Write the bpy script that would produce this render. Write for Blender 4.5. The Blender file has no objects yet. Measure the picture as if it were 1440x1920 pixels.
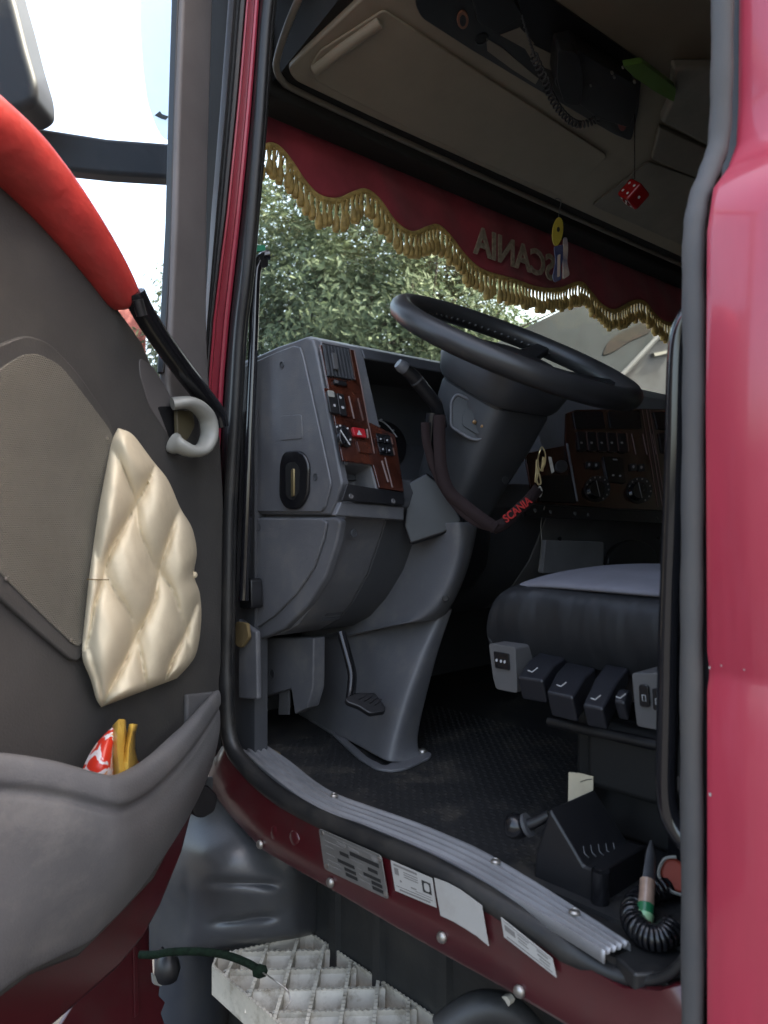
import bpy, bmesh, math, random
from mathutils import Vector, Matrix
random.seed(11)
S = bpy.context.scene
C = S.collection
rad = math.radians

# ------------------------------------------------------------------ camera
HC = 1.80                       # eye height above the yard
TH = rad(42.5)                  # the lens looks 42.5 deg to the right of the truck's nose
FPX = 1427.0                    # focal length in photo pixels (1440 x 1920)
cam_d = bpy.data.cameras.new('camera'); cam = bpy.data.objects.new('camera', cam_d); C.objects.link(cam)
cam.location = (0, 0, HC); cam.rotation_euler = (rad(90), 0, -TH)
cam_d.sensor_fit = 'VERTICAL'; cam_d.sensor_height = 36.0; cam_d.lens = FPX/1920*36.0
cam_d.clip_start = 0.02; cam_d.clip_end = 600
cam_d.dof.use_dof = True; cam_d.dof.focus_distance = 1.7; cam_d.dof.aperture_fstop = 7.0
S.camera = cam
S.render.resolution_x = 768; S.render.resolution_y = 1024

# ------------------------------------------------------------------ world, sun, exposure
SUN_EL, SUN_AZ = rad(50), rad(118)           # azimuth clockwise from +Y: behind and right of the truck
w = bpy.data.worlds.new('World'); S.world = w; w.use_nodes = True
nt = w.node_tree; nt.nodes.clear()
sky = nt.nodes.new('ShaderNodeTexSky'); sky.sky_type = 'NISHITA'; sky.sun_disc = False
sky.sun_elevation = SUN_EL; sky.sun_rotation = SUN_AZ
sky.air_density = 1.0; sky.dust_density = 7.0; sky.ozone_density = 1.0
bg = nt.nodes.new('ShaderNodeBackground'); bg.inputs[1].default_value = 0.15
wo = nt.nodes.new('ShaderNodeOutputWorld')
nt.links.new(sky.outputs[0], bg.inputs[0]); nt.links.new(bg.outputs[0], wo.inputs[0])
sd = bpy.data.lights.new('sun', 'SUN'); sd.energy = 2.6; sd.angle = rad(1.5); sd.color = (1.0, 0.95, 0.87)
so = bpy.data.objects.new('sun', sd); C.objects.link(so)
tosun = Vector((math.sin(SUN_AZ)*math.cos(SUN_EL), math.cos(SUN_AZ)*math.cos(SUN_EL), math.sin(SUN_EL)))
so.rotation_euler = tosun.to_track_quat('Z', 'Y').to_euler(); so.location = tosun*30
vs = S.view_settings
vs.view_transform = 'Standard'; vs.look = 'None'; vs.gamma = 1.0; vs.use_curve_mapping = False; vs.exposure = 3.0
vs.use_white_balance = True; vs.white_balance_temperature = 7350; vs.white_balance_tint = 8
S.render.engine = 'CYCLES'
S.cycles.use_denoising = True
S.cycles.max_bounces = 10; S.cycles.diffuse_bounces = 5; S.cycles.glossy_bounces = 4
S.cycles.transparent_max_bounces = 24
S.cycles.sample_clamp_indirect = 6.0

# ------------------------------------------------------------------ geometry helpers
FV = Vector((math.sin(TH), math.cos(TH), 0)); RV = Vector((math.cos(TH), -math.sin(TH), 0)); UV = Vector((0, 0, 1))
CAM = Vector((0, 0, HC))
def ray(u, v): return FV + RV*((u-720)/FPX) + UV*((960-v)/FPX)
def at(u, v, t): return CAM + ray(u, v)*t
def zc(z): return HC + z                      # heights are measured from eye level
class Plane:
    def __init__(s, p, n): s.p = Vector(p); s.n = Vector(n).normalized()
    def pt(s, q, off=0.0):
        if isinstance(q, Vector): return q + s.n*off
        d = ray(q[0], q[1]); t = (s.n.dot(s.p - CAM) + off)/s.n.dot(d)
        return CAM + d*t
def PX(X): return Plane((X, 0, 0), (-1, 0, 0))
def PY(Y): return Plane((0, Y, 0), (0, -1, 0))
def PZ(z): return Plane((0, 0, zc(z)), (0, 0, 1))
WM = {}
def link(o, parent=None):
    C.objects.link(o)
    if parent is not None:
        o.parent = parent
        o.matrix_parent_inverse = WM.get(parent.name, Matrix.Identity(4)).inverted()
    WM[o.name] = o.matrix_basis.copy()
    return o
def tag(o, label=None, cat=None, group=None, kind=None):
    if label: o['label'] = label
    if cat: o['category'] = cat
    if group: o['group'] = group
    if kind: o['kind'] = kind
    return o
def empty(name, loc, label=None, cat=None, group=None):
    o = bpy.data.objects.new(name, None); o.empty_display_size = 0.05; o.location = loc
    C.objects.link(o); WM[o.name] = Matrix.Translation(Vector(loc))
    return tag(o, label, cat, group)
def mesh(name, verts, faces, m, parent=None, smooth=None, bevel=0, seg=2, subsurf=0, solid=0, recalc=True, offset=-1):
    me = bpy.data.meshes.new(name)
    me.from_pydata([tuple(v) for v in verts], [], faces); me.update()
    if recalc:
        bm = bmesh.new(); bm.from_mesh(me); bmesh.ops.remove_doubles(bm, verts=bm.verts, dist=1e-6)
        bmesh.ops.recalc_face_normals(bm, faces=bm.faces); bm.to_mesh(me); bm.free()
    o = bpy.data.objects.new(name, me); me.materials.append(m)
    if smooth is None: smooth = 40
    if smooth:
        for p in me.polygons: p.use_smooth = True
        if not subsurf and smooth < 180: me.set_sharp_from_angle(angle=rad(smooth))
    if solid:
        md = o.modifiers.new('s', 'SOLIDIFY'); md.thickness = solid; md.offset = offset
    if bevel:
        md = o.modifiers.new('b', 'BEVEL'); md.width = bevel; md.segments = seg; md.limit_method = 'ANGLE'; md.angle_limit = rad(30)
        md.harden_normals = True
    if subsurf:
        md = o.modifiers.new('u', 'SUBSURF'); md.levels = subsurf; md.render_levels = subsurf
    return link(o, parent)
def inst(src, parent, mtx):
    o = src.copy(); o.matrix_basis = mtx
    C.objects.link(o); o.parent = parent
    o.matrix_parent_inverse = WM.get(parent.name, Matrix.Identity(4)).inverted() if parent else Matrix.Identity(4)
    WM[o.name] = mtx.copy(); return o
def rounded(pts, r, n=4):
    out = []; N = len(pts)
    for i in range(N):
        p0, p1, p2 = Vector(pts[i-1]), Vector(pts[i]), Vector(pts[(i+1) % N])
        a, b = (p0-p1), (p2-p1); la, lb = a.length, b.length
        rr = min(r, la*.45, lb*.45); A = p1 + a.normalized()*rr; B = p1 + b.normalized()*rr
        for k in range(n+1):
            t = k/n; q = A*(1-t)**2 + p1*2*t*(1-t) + B*t*t; out.append(tuple(q))
    return out
def prism(name, px, plane, o0, o1, m, parent=None, bevel=0, seg=2, smooth=40, taper=None):
    base = [plane.pt(q, o1) - plane.n*o1 for q in px]; n = len(base)
    cen = sum(base, Vector())/n
    top = base if taper is None else [cen + (b-cen)*taper for b in base]
    vs_ = [b + plane.n*o0 for b in base] + [b + plane.n*o1 for b in top]
    fs = [list(range(n)), list(range(2*n-1, n-1, -1))] + [[i, (i+1) % n, n+(i+1) % n, n+i] for i in range(n)]
    return mesh(name, vs_, fs, m, parent, smooth=smooth, bevel=bevel, seg=seg)
def spline(pts, n=6, closed=False):
    P = [Vector(p) for p in pts]; N = len(P); out = []
    rng = range(N if closed else N-1)
    for i in rng:
        if closed: a, b, c, d = P[i-1], P[i], P[(i+1) % N], P[(i+2) % N]
        else: a, b, c, d = P[max(i-1, 0)], P[i], P[i+1], P[min(i+2, N-1)]
        for k in range(n):
            t = k/n
            out.append(0.5*((2*b) + (c-a)*t + (2*a-5*b+4*c-d)*t*t + (3*b-a-3*c+d)*t**3))
    if not closed: out.append(P[-1])
    return out
def tube_data(pts, r, seg=10, closed=False, flat=(1, 1), up=None, cap=True):
    P = [Vector(p) for p in pts]; N = len(P); vs_, fs = [], []
    prev = None
    for i, p in enumerate(P):
        if closed: d = P[(i+1) % N]-P[i-1]
        else: d = P[min(i+1, N-1)]-P[max(i-1, 0)]
        d.normalize()
        if up is not None: a = Vector(up) - d*d.dot(Vector(up))
        elif prev is None:
            a = Vector((0, 0, 1)) if abs(d.z) < .8 else Vector((1, 0, 0)); a = a - d*d.dot(a)
        else: a = prev - d*d.dot(prev)
        a.normalize(); prev = a; b = d.cross(a)
        rr = r[i] if isinstance(r, (list, tuple)) else r
        for k in range(seg):
            an = 2*math.pi*k/seg
            vs_.append(p + a*(math.cos(an)*rr*flat[0]) + b*(math.sin(an)*rr*flat[1]))
    for i in range(N if closed else N-1):
        j = (i+1) % N
        for k in range(seg):
            l = (k+1) % seg
            fs.append([i*seg+k, i*seg+l, j*seg+l, j*seg+k])
    if not closed and cap:
        fs.append(list(range(seg-1, -1, -1))); fs.append([(N-1)*seg+k for k in range(seg)])
    return vs_, fs
def tube(name, pts, r, m, parent=None, seg=10, closed=False, flat=(1, 1), up=None, smooth=60):
    v, f = tube_data(pts, r, seg, closed, flat, up)
    return mesh(name, v, f, m, parent, smooth=smooth)
def grid(name, rows, m, parent=None, subsurf=0, solid=0, smooth=180, closed_u=False, offset=-1, bevel=0):
    H, W = len(rows), len(rows[0]); vs_ = [p for r in rows for p in r]; fs = []
    for i in range(H-1):
        for j in range(W if closed_u else W-1):
            k = (j+1) % W
            fs.append([i*W+j, i*W+k, (i+1)*W+k, (i+1)*W+j])
    return mesh(name, vs_, fs, m, parent, smooth=smooth, subsurf=subsurf, solid=solid, offset=offset, bevel=bevel)
def box(name, lo, hi, m, parent=None, bevel=0, seg=2, mtx=None):
    x0, y0, z0 = lo; x1, y1, z1 = hi
    v = [Vector(p) for p in ((x0,y0,z0),(x1,y0,z0),(x1,y1,z0),(x0,y1,z0),(x0,y0,z1),(x1,y0,z1),(x1,y1,z1),(x0,y1,z1))]
    if mtx is not None: v = [mtx @ p for p in v]
    f = [[0,3,2,1],[4,5,6,7],[0,1,5,4],[1,2,6,5],[2,3,7,6],[3,0,4,7]]
    return mesh(name, v, f, m, parent, bevel=bevel, seg=seg)
def loft(name, secs, m, parent=None, bevel=0, smooth=40, subsurf=0, cap=True, seg=2):
    n = len(secs[0]); vs_ = [Vector(p) for s in secs for p in s]; fs = []
    for i in range(len(secs)-1):
        for k in range(n):
            l = (k+1) % n; fs.append([i*n+k, i*n+l, (i+1)*n+l, (i+1)*n+k])
    if cap: fs += [list(range(n-1, -1, -1)), [(len(secs)-1)*n+k for k in range(n)]]
    return mesh(name, vs_, fs, m, parent, bevel=bevel, smooth=smooth, subsurf=subsurf, seg=seg)
def cut(o, cutters):
    for c in cutters:
        md = o.modifiers.new('cut', 'BOOLEAN'); md.operation = 'DIFFERENCE'; md.object = c; md.solver = 'EXACT'
        if o.modifiers[0].type != 'BOOLEAN' : o.modifiers.move(len(o.modifiers)-1, 0)
    bev = [m_ for m_ in o.modifiers if m_.type != 'BOOLEAN']
    for m_ in bev: m_.show_viewport = False
    dg = bpy.context.evaluated_depsgraph_get(); dg.update()
    me = bpy.data.meshes.new_from_object(o.evaluated_get(dg))
    old = o.data; mats_ = list(old.materials); o.data = me
    if not me.materials:
        for x in mats_: me.materials.append(x)
    for m_ in list(o.modifiers):
        if m_.type == 'BOOLEAN': o.modifiers.remove(m_)
    for m_ in o.modifiers: m_.show_viewport = True
    for c in cutters: bpy.data.objects.remove(c, do_unlink=True)
    me.set_sharp_from_angle(angle=rad(35))
def join_data(parts):
    V, F = [], []
    for v, f in parts:
        n = len(V); V += v; F += [[i+n for i in q] for q in f]
    return V, F
def frame(p, n, up=(0, 0, 1)):
    n = Vector(n).normalized(); u_ = Vector(up); u_ = (u_ - n*n.dot(u_)).normalized(); r_ = u_.cross(n)
    M = Matrix((r_, u_, n)).transposed().to_4x4(); M.translation = p
    return M
def lathe_data(prof, n=16):
    V, F = [], []
    for r_, z_ in prof:
        for k in range(n):
            a = 2*math.pi*k/n; V.append(Vector((r_*math.cos(a), r_*math.sin(a), z_)))
    for i in range(len(prof)-1):
        for k in range(n):
            l = (k+1) % n; F.append([i*n+k, i*n+l, (i+1)*n+l, (i+1)*n+k])
    F.append([(len(prof)-1)*n+k for k in range(n)]); F.append(list(range(n-1, -1, -1)))
    return V, F
def text_mesh(name, body, size, m, parent, mtx, depth=0.0006, shear=0.0, mirror=False):
    cu = bpy.data.curves.new(name, 'FONT'); cu.body = body; cu.size = size; cu.extrude = depth; cu.align_x = 'CENTER'; cu.align_y = 'CENTER'
    cu.shear = shear; cu.resolution_u = 3; cu.offset = size*.022
    t = bpy.data.objects.new('t', cu); C.objects.link(t)
    dg = bpy.context.evaluated_depsgraph_get()
    me = bpy.data.meshes.new_from_object(t.evaluated_get(dg)); bpy.data.objects.remove(t, do_unlink=True)
    if mirror: me.transform(Matrix.Diagonal((-1, 1, 1, 1))); me.flip_normals()
    me.transform(mtx); me.materials.clear(); me.materials.append(m)
    o = bpy.data.objects.new(name, me); return link(o, parent)

# ------------------------------------------------------------------ materials
def M(name, col, rough=.6, metal=0, spec=.5, var=.12, vscale=9, bump=0, bscale=300, coat=0, col2=None, dirt=None, dscale=4, damt=.5, bdist=.002, stretch=None, sheen=0, trans=0, coatr=.15):
    m = bpy.data.materials.new(name); m.use_nodes = True
    t = m.node_tree; b = t.nodes['Principled BSDF']; N, L = t.nodes.new, t.links.new
    b.inputs['Roughness'].default_value = rough; b.inputs['Metallic'].default_value = metal
    b.inputs['Specular IOR Level'].default_value = spec; b.inputs['Coat Weight'].default_value = coat
    b.inputs['Coat Roughness'].default_value = coatr; b.inputs['Sheen Weight'].default_value = sheen
    co = N('ShaderNodeTexCoord'); src = co.outputs['Object']
    if stretch:
        mp = N('ShaderNodeMapping'); mp.inputs['Scale'].default_value = stretch; L(src, mp.inputs[0]); src = mp.outputs[0]
    nz = N('ShaderNodeTexNoise'); nz.inputs['Scale'].default_value = vscale; nz.inputs['Detail'].default_value = 6; nz.inputs['Roughness'].default_value = .6
    L(src, nz.inputs['Vector'])
    cr = N('ShaderNodeValToRGB'); c1 = col; c2 = col2 or tuple(c*(1+var) for c in col); c1 = col if col2 else tuple(c*(1-var) for c in col)
    cr.color_ramp.elements[0].position = .32; cr.color_ramp.elements[1].position = .68
    cr.color_ramp.elements[0].color = (*c1, 1); cr.color_ramp.elements[1].color = (*c2, 1)
    L(nz.outputs['Fac'], cr.inputs[0]); out = cr.outputs[0]
    if dirt:
        n2 = N('ShaderNodeTexNoise'); n2.inputs['Scale'].default_value = dscale; n2.inputs['Detail'].default_value = 10; n2.inputs['Roughness'].default_value = .7
        L(src, n2.inputs['Vector'])
        r2 = N('ShaderNodeValToRGB'); r2.color_ramp.elements[0].position = .5; r2.color_ramp.elements[1].position = .75
        r2.color_ramp.elements[0].color = (0, 0, 0, 1); r2.color_ramp.elements[1].color = (damt, damt, damt, 1)
        L(n2.outputs['Fac'], r2.inputs[0])
        mx = N('ShaderNodeMix'); mx.data_type = 'RGBA'; L(r2.outputs[0], mx.inputs['Factor']); L(out, mx.inputs[6]); mx.inputs[7].default_value = (*dirt, 1)
        out = mx.outputs[2]
        ad = N('ShaderNodeMath'); ad.operation = 'MULTIPLY_ADD'; L(r2.outputs[0], ad.inputs[0]); ad.inputs[1].default_value = .35; ad.inputs[2].default_value = rough
        L(ad.outputs[0], b.inputs['Roughness'])
    L(out, b.inputs['Base Color'])
    if bump:
        nb = N('ShaderNodeTexNoise'); nb.inputs['Scale'].default_value = bscale; nb.inputs['Detail'].default_value = 3; L(src, nb.inputs['Vector'])
        bp = N('ShaderNodeBump'); bp.inputs['Strength'].default_value = bump; bp.inputs['Distance'].default_value = bdist
        L(nb.outputs['Fac'], bp.inputs['Height']); L(bp.outputs[0], b.inputs['Normal'])
    if trans: b.inputs['Transmission Weight'].default_value = trans
    return m
def wave_bump(m, scale, direction='Z', strength=.5, dist=.002, bands=True, rot=None):
    t = m.node_tree; b = t.nodes['Principled BSDF']; N, L = t.nodes.new, t.links.new
    co = N('ShaderNodeTexCoord'); src = co.outputs['Object']
    wv = N('ShaderNodeTexWave'); wv.inputs['Scale'].default_value = scale; wv.bands_direction = direction; wv.inputs['Distortion'].default_value = 0
    L(src, wv.inputs['Vector'])
    bp = N('ShaderNodeBump'); bp.inputs['Strength'].default_value = strength; bp.inputs['Distance'].default_value = dist
    L(wv.outputs['Fac'], bp.inputs['Height']); 
    if b.inputs['Normal'].is_linked: L(b.inputs['Normal'].links[0].from_socket, bp.inputs['Normal'])
    L(bp.outputs[0], b.inputs['Normal']); return m

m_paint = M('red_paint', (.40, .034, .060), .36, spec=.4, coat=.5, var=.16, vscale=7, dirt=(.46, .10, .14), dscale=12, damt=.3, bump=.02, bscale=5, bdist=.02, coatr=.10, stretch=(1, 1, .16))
m_paint_shaded = M('red_paint_dusty_shaded', (.050, .0028, .0055), .36, coat=.5, var=.15, vscale=4, dirt=(.045, .018, .016), dscale=11, damt=.5, coatr=.2)  # same paint as the outer panel, with its shade put into the darker colour
m_trim = M('grey_door_plastic', (.056, .053, .050), .58, spec=.35, bump=.5, bscale=330, bdist=.0012, dirt=(.090, .082, .072), dscale=11, damt=.5, vscale=4, var=.16)
m_pocket = M('light_grey_pocket_plastic', (.122, .120, .122), .55, bump=.5, bscale=330, bdist=.0012, dirt=(.25, .23, .21), dscale=10, damt=.45, vscale=4, var=.15)
m_frame = M('warm_grey_frame_plastic', (.105, .096, .094), .5, bump=.2, bscale=700, bdist=.0005)
m_dash = M('blue_grey_dash_plastic', (.108, .109, .117), .44, bump=.45, bscale=380, bdist=.001, dirt=(.20, .185, .165), dscale=16, damt=.5, vscale=4, var=.16)
m_dashdk = M('dark_grey_dash_plastic', (.052, .054, .059), .5, bump=.3, bscale=800, bdist=.0006, dirt=(.10, .095, .09), dscale=8, damt=.3)
m_black = M('black_plastic', (.008, .008, .0095), .42, bump=.2, bscale=700, bdist=.0005, dirt=(.026, .024, .021), dscale=10, damt=.35)
m_blackg = M('glossy_black_plastic', (.008, .008, .0095), .22, dirt=(.026, .026, .026), dscale=12, damt=.3)
m_rail = M('black_enamel_rail', (.010, .010, .012), .14, coat=.5, coatr=.06)
m_rubber = M('grey_black_rubber', (.012, .012, .0125), .42, bump=.2, bscale=150, bdist=.001, dirt=(.050, .043, .033), dscale=9, damt=.55)
m_rubberw = M('weathered_grey_rubber', (.058, .057, .058), .6, bump=.3, bscale=120, bdist=.001, dirt=(.12, .10, .08), dscale=7, damt=.6, stretch=(1, 1, .25))
m_wood = M('burr_wood_veneer', (.016, .0042, .003), .2, col2=(.072, .019, .0105), vscale=38, coat=.6, bump=.05, bscale=60, stretch=(1, 1, .35))
m_alu = M('ribbed_aluminium', (.29, .29, .30), .48, metal=.4, var=.2, vscale=30, dirt=(.20, .17, .14), dscale=18, damt=.55, stretch=(1, .2, 1))
m_floor = M('black_floor_mat', (.018, .018, .0185), .7, spec=.2, bump=.2, bscale=90, dirt=(.075, .064, .050), dscale=9, damt=.8)
m_beige = M('beige_headliner_plastic', (.245, .207, .153), .6, bump=.2, bscale=600, bdist=.0005, var=.08)
m_beige2 = M('dark_beige_panel', (.18, .158, .125), .6, bump=.2, bscale=600, bdist=.0005)
m_curtain = M('burgundy_velvet', (.36, .042, .060), .85, sheen=.3, bump=.3, bscale=400, bdist=.0008, var=.2, vscale=12)
m_gold = M('gold_fringe_thread', (.52, .35, .12), .6, var=.35, vscale=60, spec=.4)
m_letters = M('tarnished_gold_lettering', (.42, .33, .25), .6, var=.3, vscale=80)
m_cream = M('stained_cream_vinyl', (.66, .57, .41), .6, spec=.3, var=.06, vscale=7, dirt=(.27, .21, .14), dscale=7, damt=.45, bump=.10, bscale=60, bdist=.003)
m_redvinyl = M('red_vinyl', (.40, .036, .032), .45, var=.25, vscale=9, bump=.5, bscale=26, bdist=.008, dirt=(.30, .04, .03), dscale=6, damt=.5)
m_seat = M('charcoal_leatherette', (.014, .0145, .016), .45, spec=.3, bump=.7, bscale=9, bdist=.03, var=.2, stretch=(1, 1, .35))
m_seatfab = M('grey_seat_cloth', (.13, .127, .145), .9, bump=.4, bscale=900, bdist=.0008)
m_ltgrey = M('light_grey_plastic', (.080, .078, .078), .5, bump=.2, bscale=700, bdist=.0005, dirt=(.06, .05, .045), dscale=10, damt=.3)
m_offwhite = M('off_white_plastic', (.25, .25, .228), .4, var=.05, dirt=(.3, .26, .2), dscale=12, damt=.3)
m_white = M('white_sticker', (.37, .355, .33), .5, var=.05, dirt=(.24, .21, .17), dscale=14, damt=.4)
m_plate = M('grey_metal_plate', (.19, .185, .172), .45, metal=.5, var=.12, vscale=30)
m_ink = M('black_ink', (.012, .012, .012), .6)
m_inkg = M('grey_ink', (.16, .15, .14), .6)
m_steel = M('dull_steel', (.38, .36, .33), .4, metal=.9, var=.25, vscale=40, dirt=(.14, .08, .04), dscale=30, damt=.6)
m_brass = M('brass_keys', (.50, .40, .22), .35, metal=.9, var=.2)
m_marking = M('white_marking', (.40, .40, .40), .6)
m_hazard = M('red_hazard_button', (.36, .015, .022), .35)
m_red = M('red_plastic', (.24, .008, .009), .25, var=.1)
m_orange = M('orange_red_rubber', (.28, .045, .025), .6, var=.12)
m_yellow = M('yellow_card', (.34, .25, .03), .5)
m_navy = M('navy_card', (.03, .035, .09), .4, col2=(.10, .09, .13), vscale=30)
m_ribbon = M('black_ribbon', (.026, .017, .017), .8, spec=.1, bump=.4, bscale=900)
m_ribred = M('red_ribbon_print', (.45, .025, .022), .7)
m_green = M('green_plastic', (.08, .16, .035), .4)
m_rope = M('green_black_rope', (.005, .009, .006), .9, spec=.1, col2=(.010, .022, .013), vscale=120, bump=.8, bscale=260, bdist=.003)
m_step = M('worn_aluminium_step', (.50, .46, .385), .5, metal=.05, var=.2, vscale=14, dirt=(.15, .115, .07), dscale=22, damt=.95, bump=.2, bscale=120)
m_arch = M('black_wheel_arch_plastic', (.058, .060, .064), .34, var=.2, vscale=4, dirt=(.095, .088, .078), dscale=7, damt=.45, bump=.15, bscale=200)
m_liner = M('dusty_black_liner', (.026, .027, .027), .5, var=.25, vscale=6, dirt=(.075, .07, .058), dscale=16, damt=.35, bump=.3, bscale=90)
m_amber = M('amber_lamp', (.34, .20, .09), .3)
m_mirror = M('dark_blue_grey_housing', (.008, .012, .018), .5, spec=.2)
m_foam = M('yellow_foam', (.16, .11, .045), .9, bump=.6, bscale=120)
m_grille = M('perforated_speaker_mesh', (.120, .111, .092), .62, var=.12, vscale=10, dirt=(.075, .063, .045), dscale=5, damt=.5)
wave_bump(m_grille, 110, 'Z', .45, .002); wave_bump(m_grille, 120, 'DIAGONAL', .35, .002)
m_shell = M('dark_cab_lining', (.022, .021, .019), .8, spec=.2)
m_lining = M('beige_cab_lining', (.40, .36, .30), .85, bump=.2, bscale=300)
m_bellows = M('black_bellows_rubber', (.005, .005, .005), .7)
def glass(name, tint, gl, dust=.03):
    m = bpy.data.materials.new(name); m.use_nodes = True; t = m.node_tree; t.nodes.clear()
    o = t.nodes.new('ShaderNodeOutputMaterial'); mx = t.nodes.new('ShaderNodeMixShader'); tr = t.nodes.new('ShaderNodeBsdfTransparent'); g = t.nodes.new('ShaderNodeBsdfGlossy')
    tr.inputs[0].default_value = (*tint, 1); g.inputs['Roughness'].default_value = .03; mx.inputs[0].default_value = gl
    df = t.nodes.new('ShaderNodeBsdfDiffuse'); df.inputs[0].default_value = (.8, .8, .8, 1); m2 = t.nodes.new('ShaderNodeMixShader'); m2.inputs[0].default_value = dust
    t.links.new(tr.outputs[0], mx.inputs[1]); t.links.new(g.outputs[0], mx.inputs[2]); t.links.new(mx.outputs[0], m2.inputs[1]); t.links.new(df.outputs[0], m2.inputs[2]); t.links.new(m2.outputs[0], o.inputs[0]); return m
m_glass = glass('windscreen_glass', (.86, .91, .89), .04, .018)
m_dglass = glass('door_glass', (.93, .96, .97), .03, .006)
def acrylic():
    m = bpy.data.materials.new('pale_blue_acrylic'); m.use_nodes = True; t = m.node_tree; b = t.nodes['Principled BSDF']
    b.inputs['Base Color'].default_value = (.85, .92, 1, 1); b.inputs['Roughness'].default_value = .2
    tr = t.nodes.new('ShaderNodeBsdfTransparent'); tr.inputs[0].default_value = (.90, .95, 1, 1); mx = t.nodes.new('ShaderNodeMixShader'); mx.inputs[0].default_value = .4
    o = t.nodes['Material Output']; t.links.new(tr.outputs[0], mx.inputs[1]); t.links.new(b.outputs[0], mx.inputs[2]); t.links.new(mx.outputs[0], o.inputs[0]); return m
m_acry = acrylic()

# ================================================================== THE SETTING
m_ground = M('yard_concrete', (.030, .031, .034), .9, spec=.1, var=.25, vscale=.8, dirt=(.04, .038, .036), dscale=2.5, damt=.7, bump=.4, bscale=25, bdist=.01)
g = mesh('ground', [(-150, -150, 0), (150, -150, 0), (150, 150, 0), (-150, 150, 0)], [[0, 1, 2, 3]], m_ground)
tag(g, 'grey concrete yard under the truck', 'ground', kind='structure')

# ================================================================== THE TRUCK
XS = .722                        # outer skin of the cab side
truck = empty('truck', (1.95, .3, 0), 'dark red truck cab with its driver door open, dash and seat showing', 'truck')
ZF = -.475                       # cab floor, from eye level
YB = .332                        # front edge of the rear door post
XR, YR, YF = 3.20, -.95, 1.62     # right wall, rear wall, nose

# --- side wall behind the door (outer skin), one curved sheet
prof = [(.735, -1.05), (.724, -.95), (XS, -.60), (XS, -.172), (XS+.004, -.160), (XS+.004, -.150), (XS, -.135), (XS-.003, .10), (XS, .27), (.735, .315), (.768, .345), (.788, .375), (.793, .42), (.80, .75), (.815, 1.15), (.85, 1.32)]
def panel_rows(y): return [Vector((x, y, zc(z))) for x, z in prof]
rows = []
for dy, dx in ((.0, .030), (.0, .012), (-.003, .004), (-.010, 0), (-.06, 0), (-.2, 0), (-.45, 0), (-.75, 0), (YR-YB+.02, 0), (YR-YB, .02)):
    rows.append([Vector((p.x+dx, YB+dy, p.z)) for p in panel_rows(0)])
side = grid('side_panel', rows, m_paint, truck, smooth=35, solid=.003, offset=0)
tag(side, 'glossy red outer panel behind the door opening')
# lock striker and small chips along the edge
# --- roof, rear wall, right wall, nose, floor pan
box('roof', (.84, YR, zc(1.32)), (XR, 1.32, zc(1.36)), m_paint, truck, bevel=.02)
box('rear_wall', (.80, YR-.05, zc(-.6)), (XR, YR, zc(1.32)), m_lining, truck)
box('headliner', (.86, YR, zc(1.29)), (XR, 1.30, zc(1.318)), m_lining, truck)
box('side_lining', (.835, YR, zc(-.47)), (.85, .18, zc(1.29)), m_lining, truck)
rw = []
box('right_wall', (XR, YR, zc(-1.0)), (XR+.05, YF, zc(.28)), m_lining, truck)
box('right_wall', (XR, YR, zc(.28)), (XR+.05, .95, zc(1.32)), m_lining, truck)  # carried forward over the side window to cut the light it lets in
box('right_pillar', (XR-.02, 1.22, zc(.28)), (XR+.05, 1.52, zc(1.32)), m_shell, truck)
box('right_header', (XR, .95, zc(1.05)), (XR+.05, 1.22, zc(1.32)), m_shell, truck)
rc_rows = [[Vector((XR-.02+.012*math.sin(i*1.3), .90+.36*i/14, zc(z))) for i in range(15)] for z in (1.12, .7, .2)]
grid('side_light_blocker', rc_rows, m_curtain, truck, solid=.002)  # unseen curtain, added to keep side window light off the centre stack
box('nose_panel', (.76, YF, zc(-.50)), (XR, YF+.05, zc(.16)), m_paint, truck, bevel=.01)
box('window_header', (.86, 1.33, zc(.98)), (XR, 1.50, zc(1.32)), m_shell, truck)
box('door_header', (.80, .30, zc(1.06)), (.87, 1.30, zc(1.33)), m_paint, truck, bevel=.01)
fl = box('floor', (.80, YR, zc(ZF-.05)), (XR, YF, zc(ZF)), m_floor, truck)
# windscreen
wy0, wz0, wy1, wz1 = 1.60, .16, 1.45, 1.0
mesh('windscreen', [(.86, wy0, zc(wz0)), (XR-.02, wy0, zc(wz0)), (XR-.02, wy1, zc(wz1)), (.86, wy1, zc(wz1))], [[0, 1, 2, 3]], m_glass, truck, smooth=0, solid=.006)

# --- raised studs of the floor mat (each about 4 px: one joined mesh)
parts = []
sx = .018
yy = .36
r_ = 0
while yy < 1.30:
    xx = .835 + (sx/2 if r_ % 2 else 0)
    while xx < 1.36:
        h = .0013; a, b = .0068, .0036
        if r_ % 2: a, b = b, a
        parts.append(([Vector((xx-a, yy, zc(ZF))), Vector((xx, yy-b, zc(ZF))), Vector((xx+a, yy, zc(ZF))), Vector((xx, yy+b, zc(ZF))), Vector((xx, yy, zc(ZF)+h))],
                      [[0, 1, 4], [1, 2, 4], [2, 3, 4], [3, 0, 4]]))
        xx += sx
    yy += sx*.55; r_ += 1
V, Fc = join_data(parts)
o = mesh('mat_studs', V, Fc, m_floor, fl, smooth=0, recalc=False); tag(o, kind='stuff')

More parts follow.
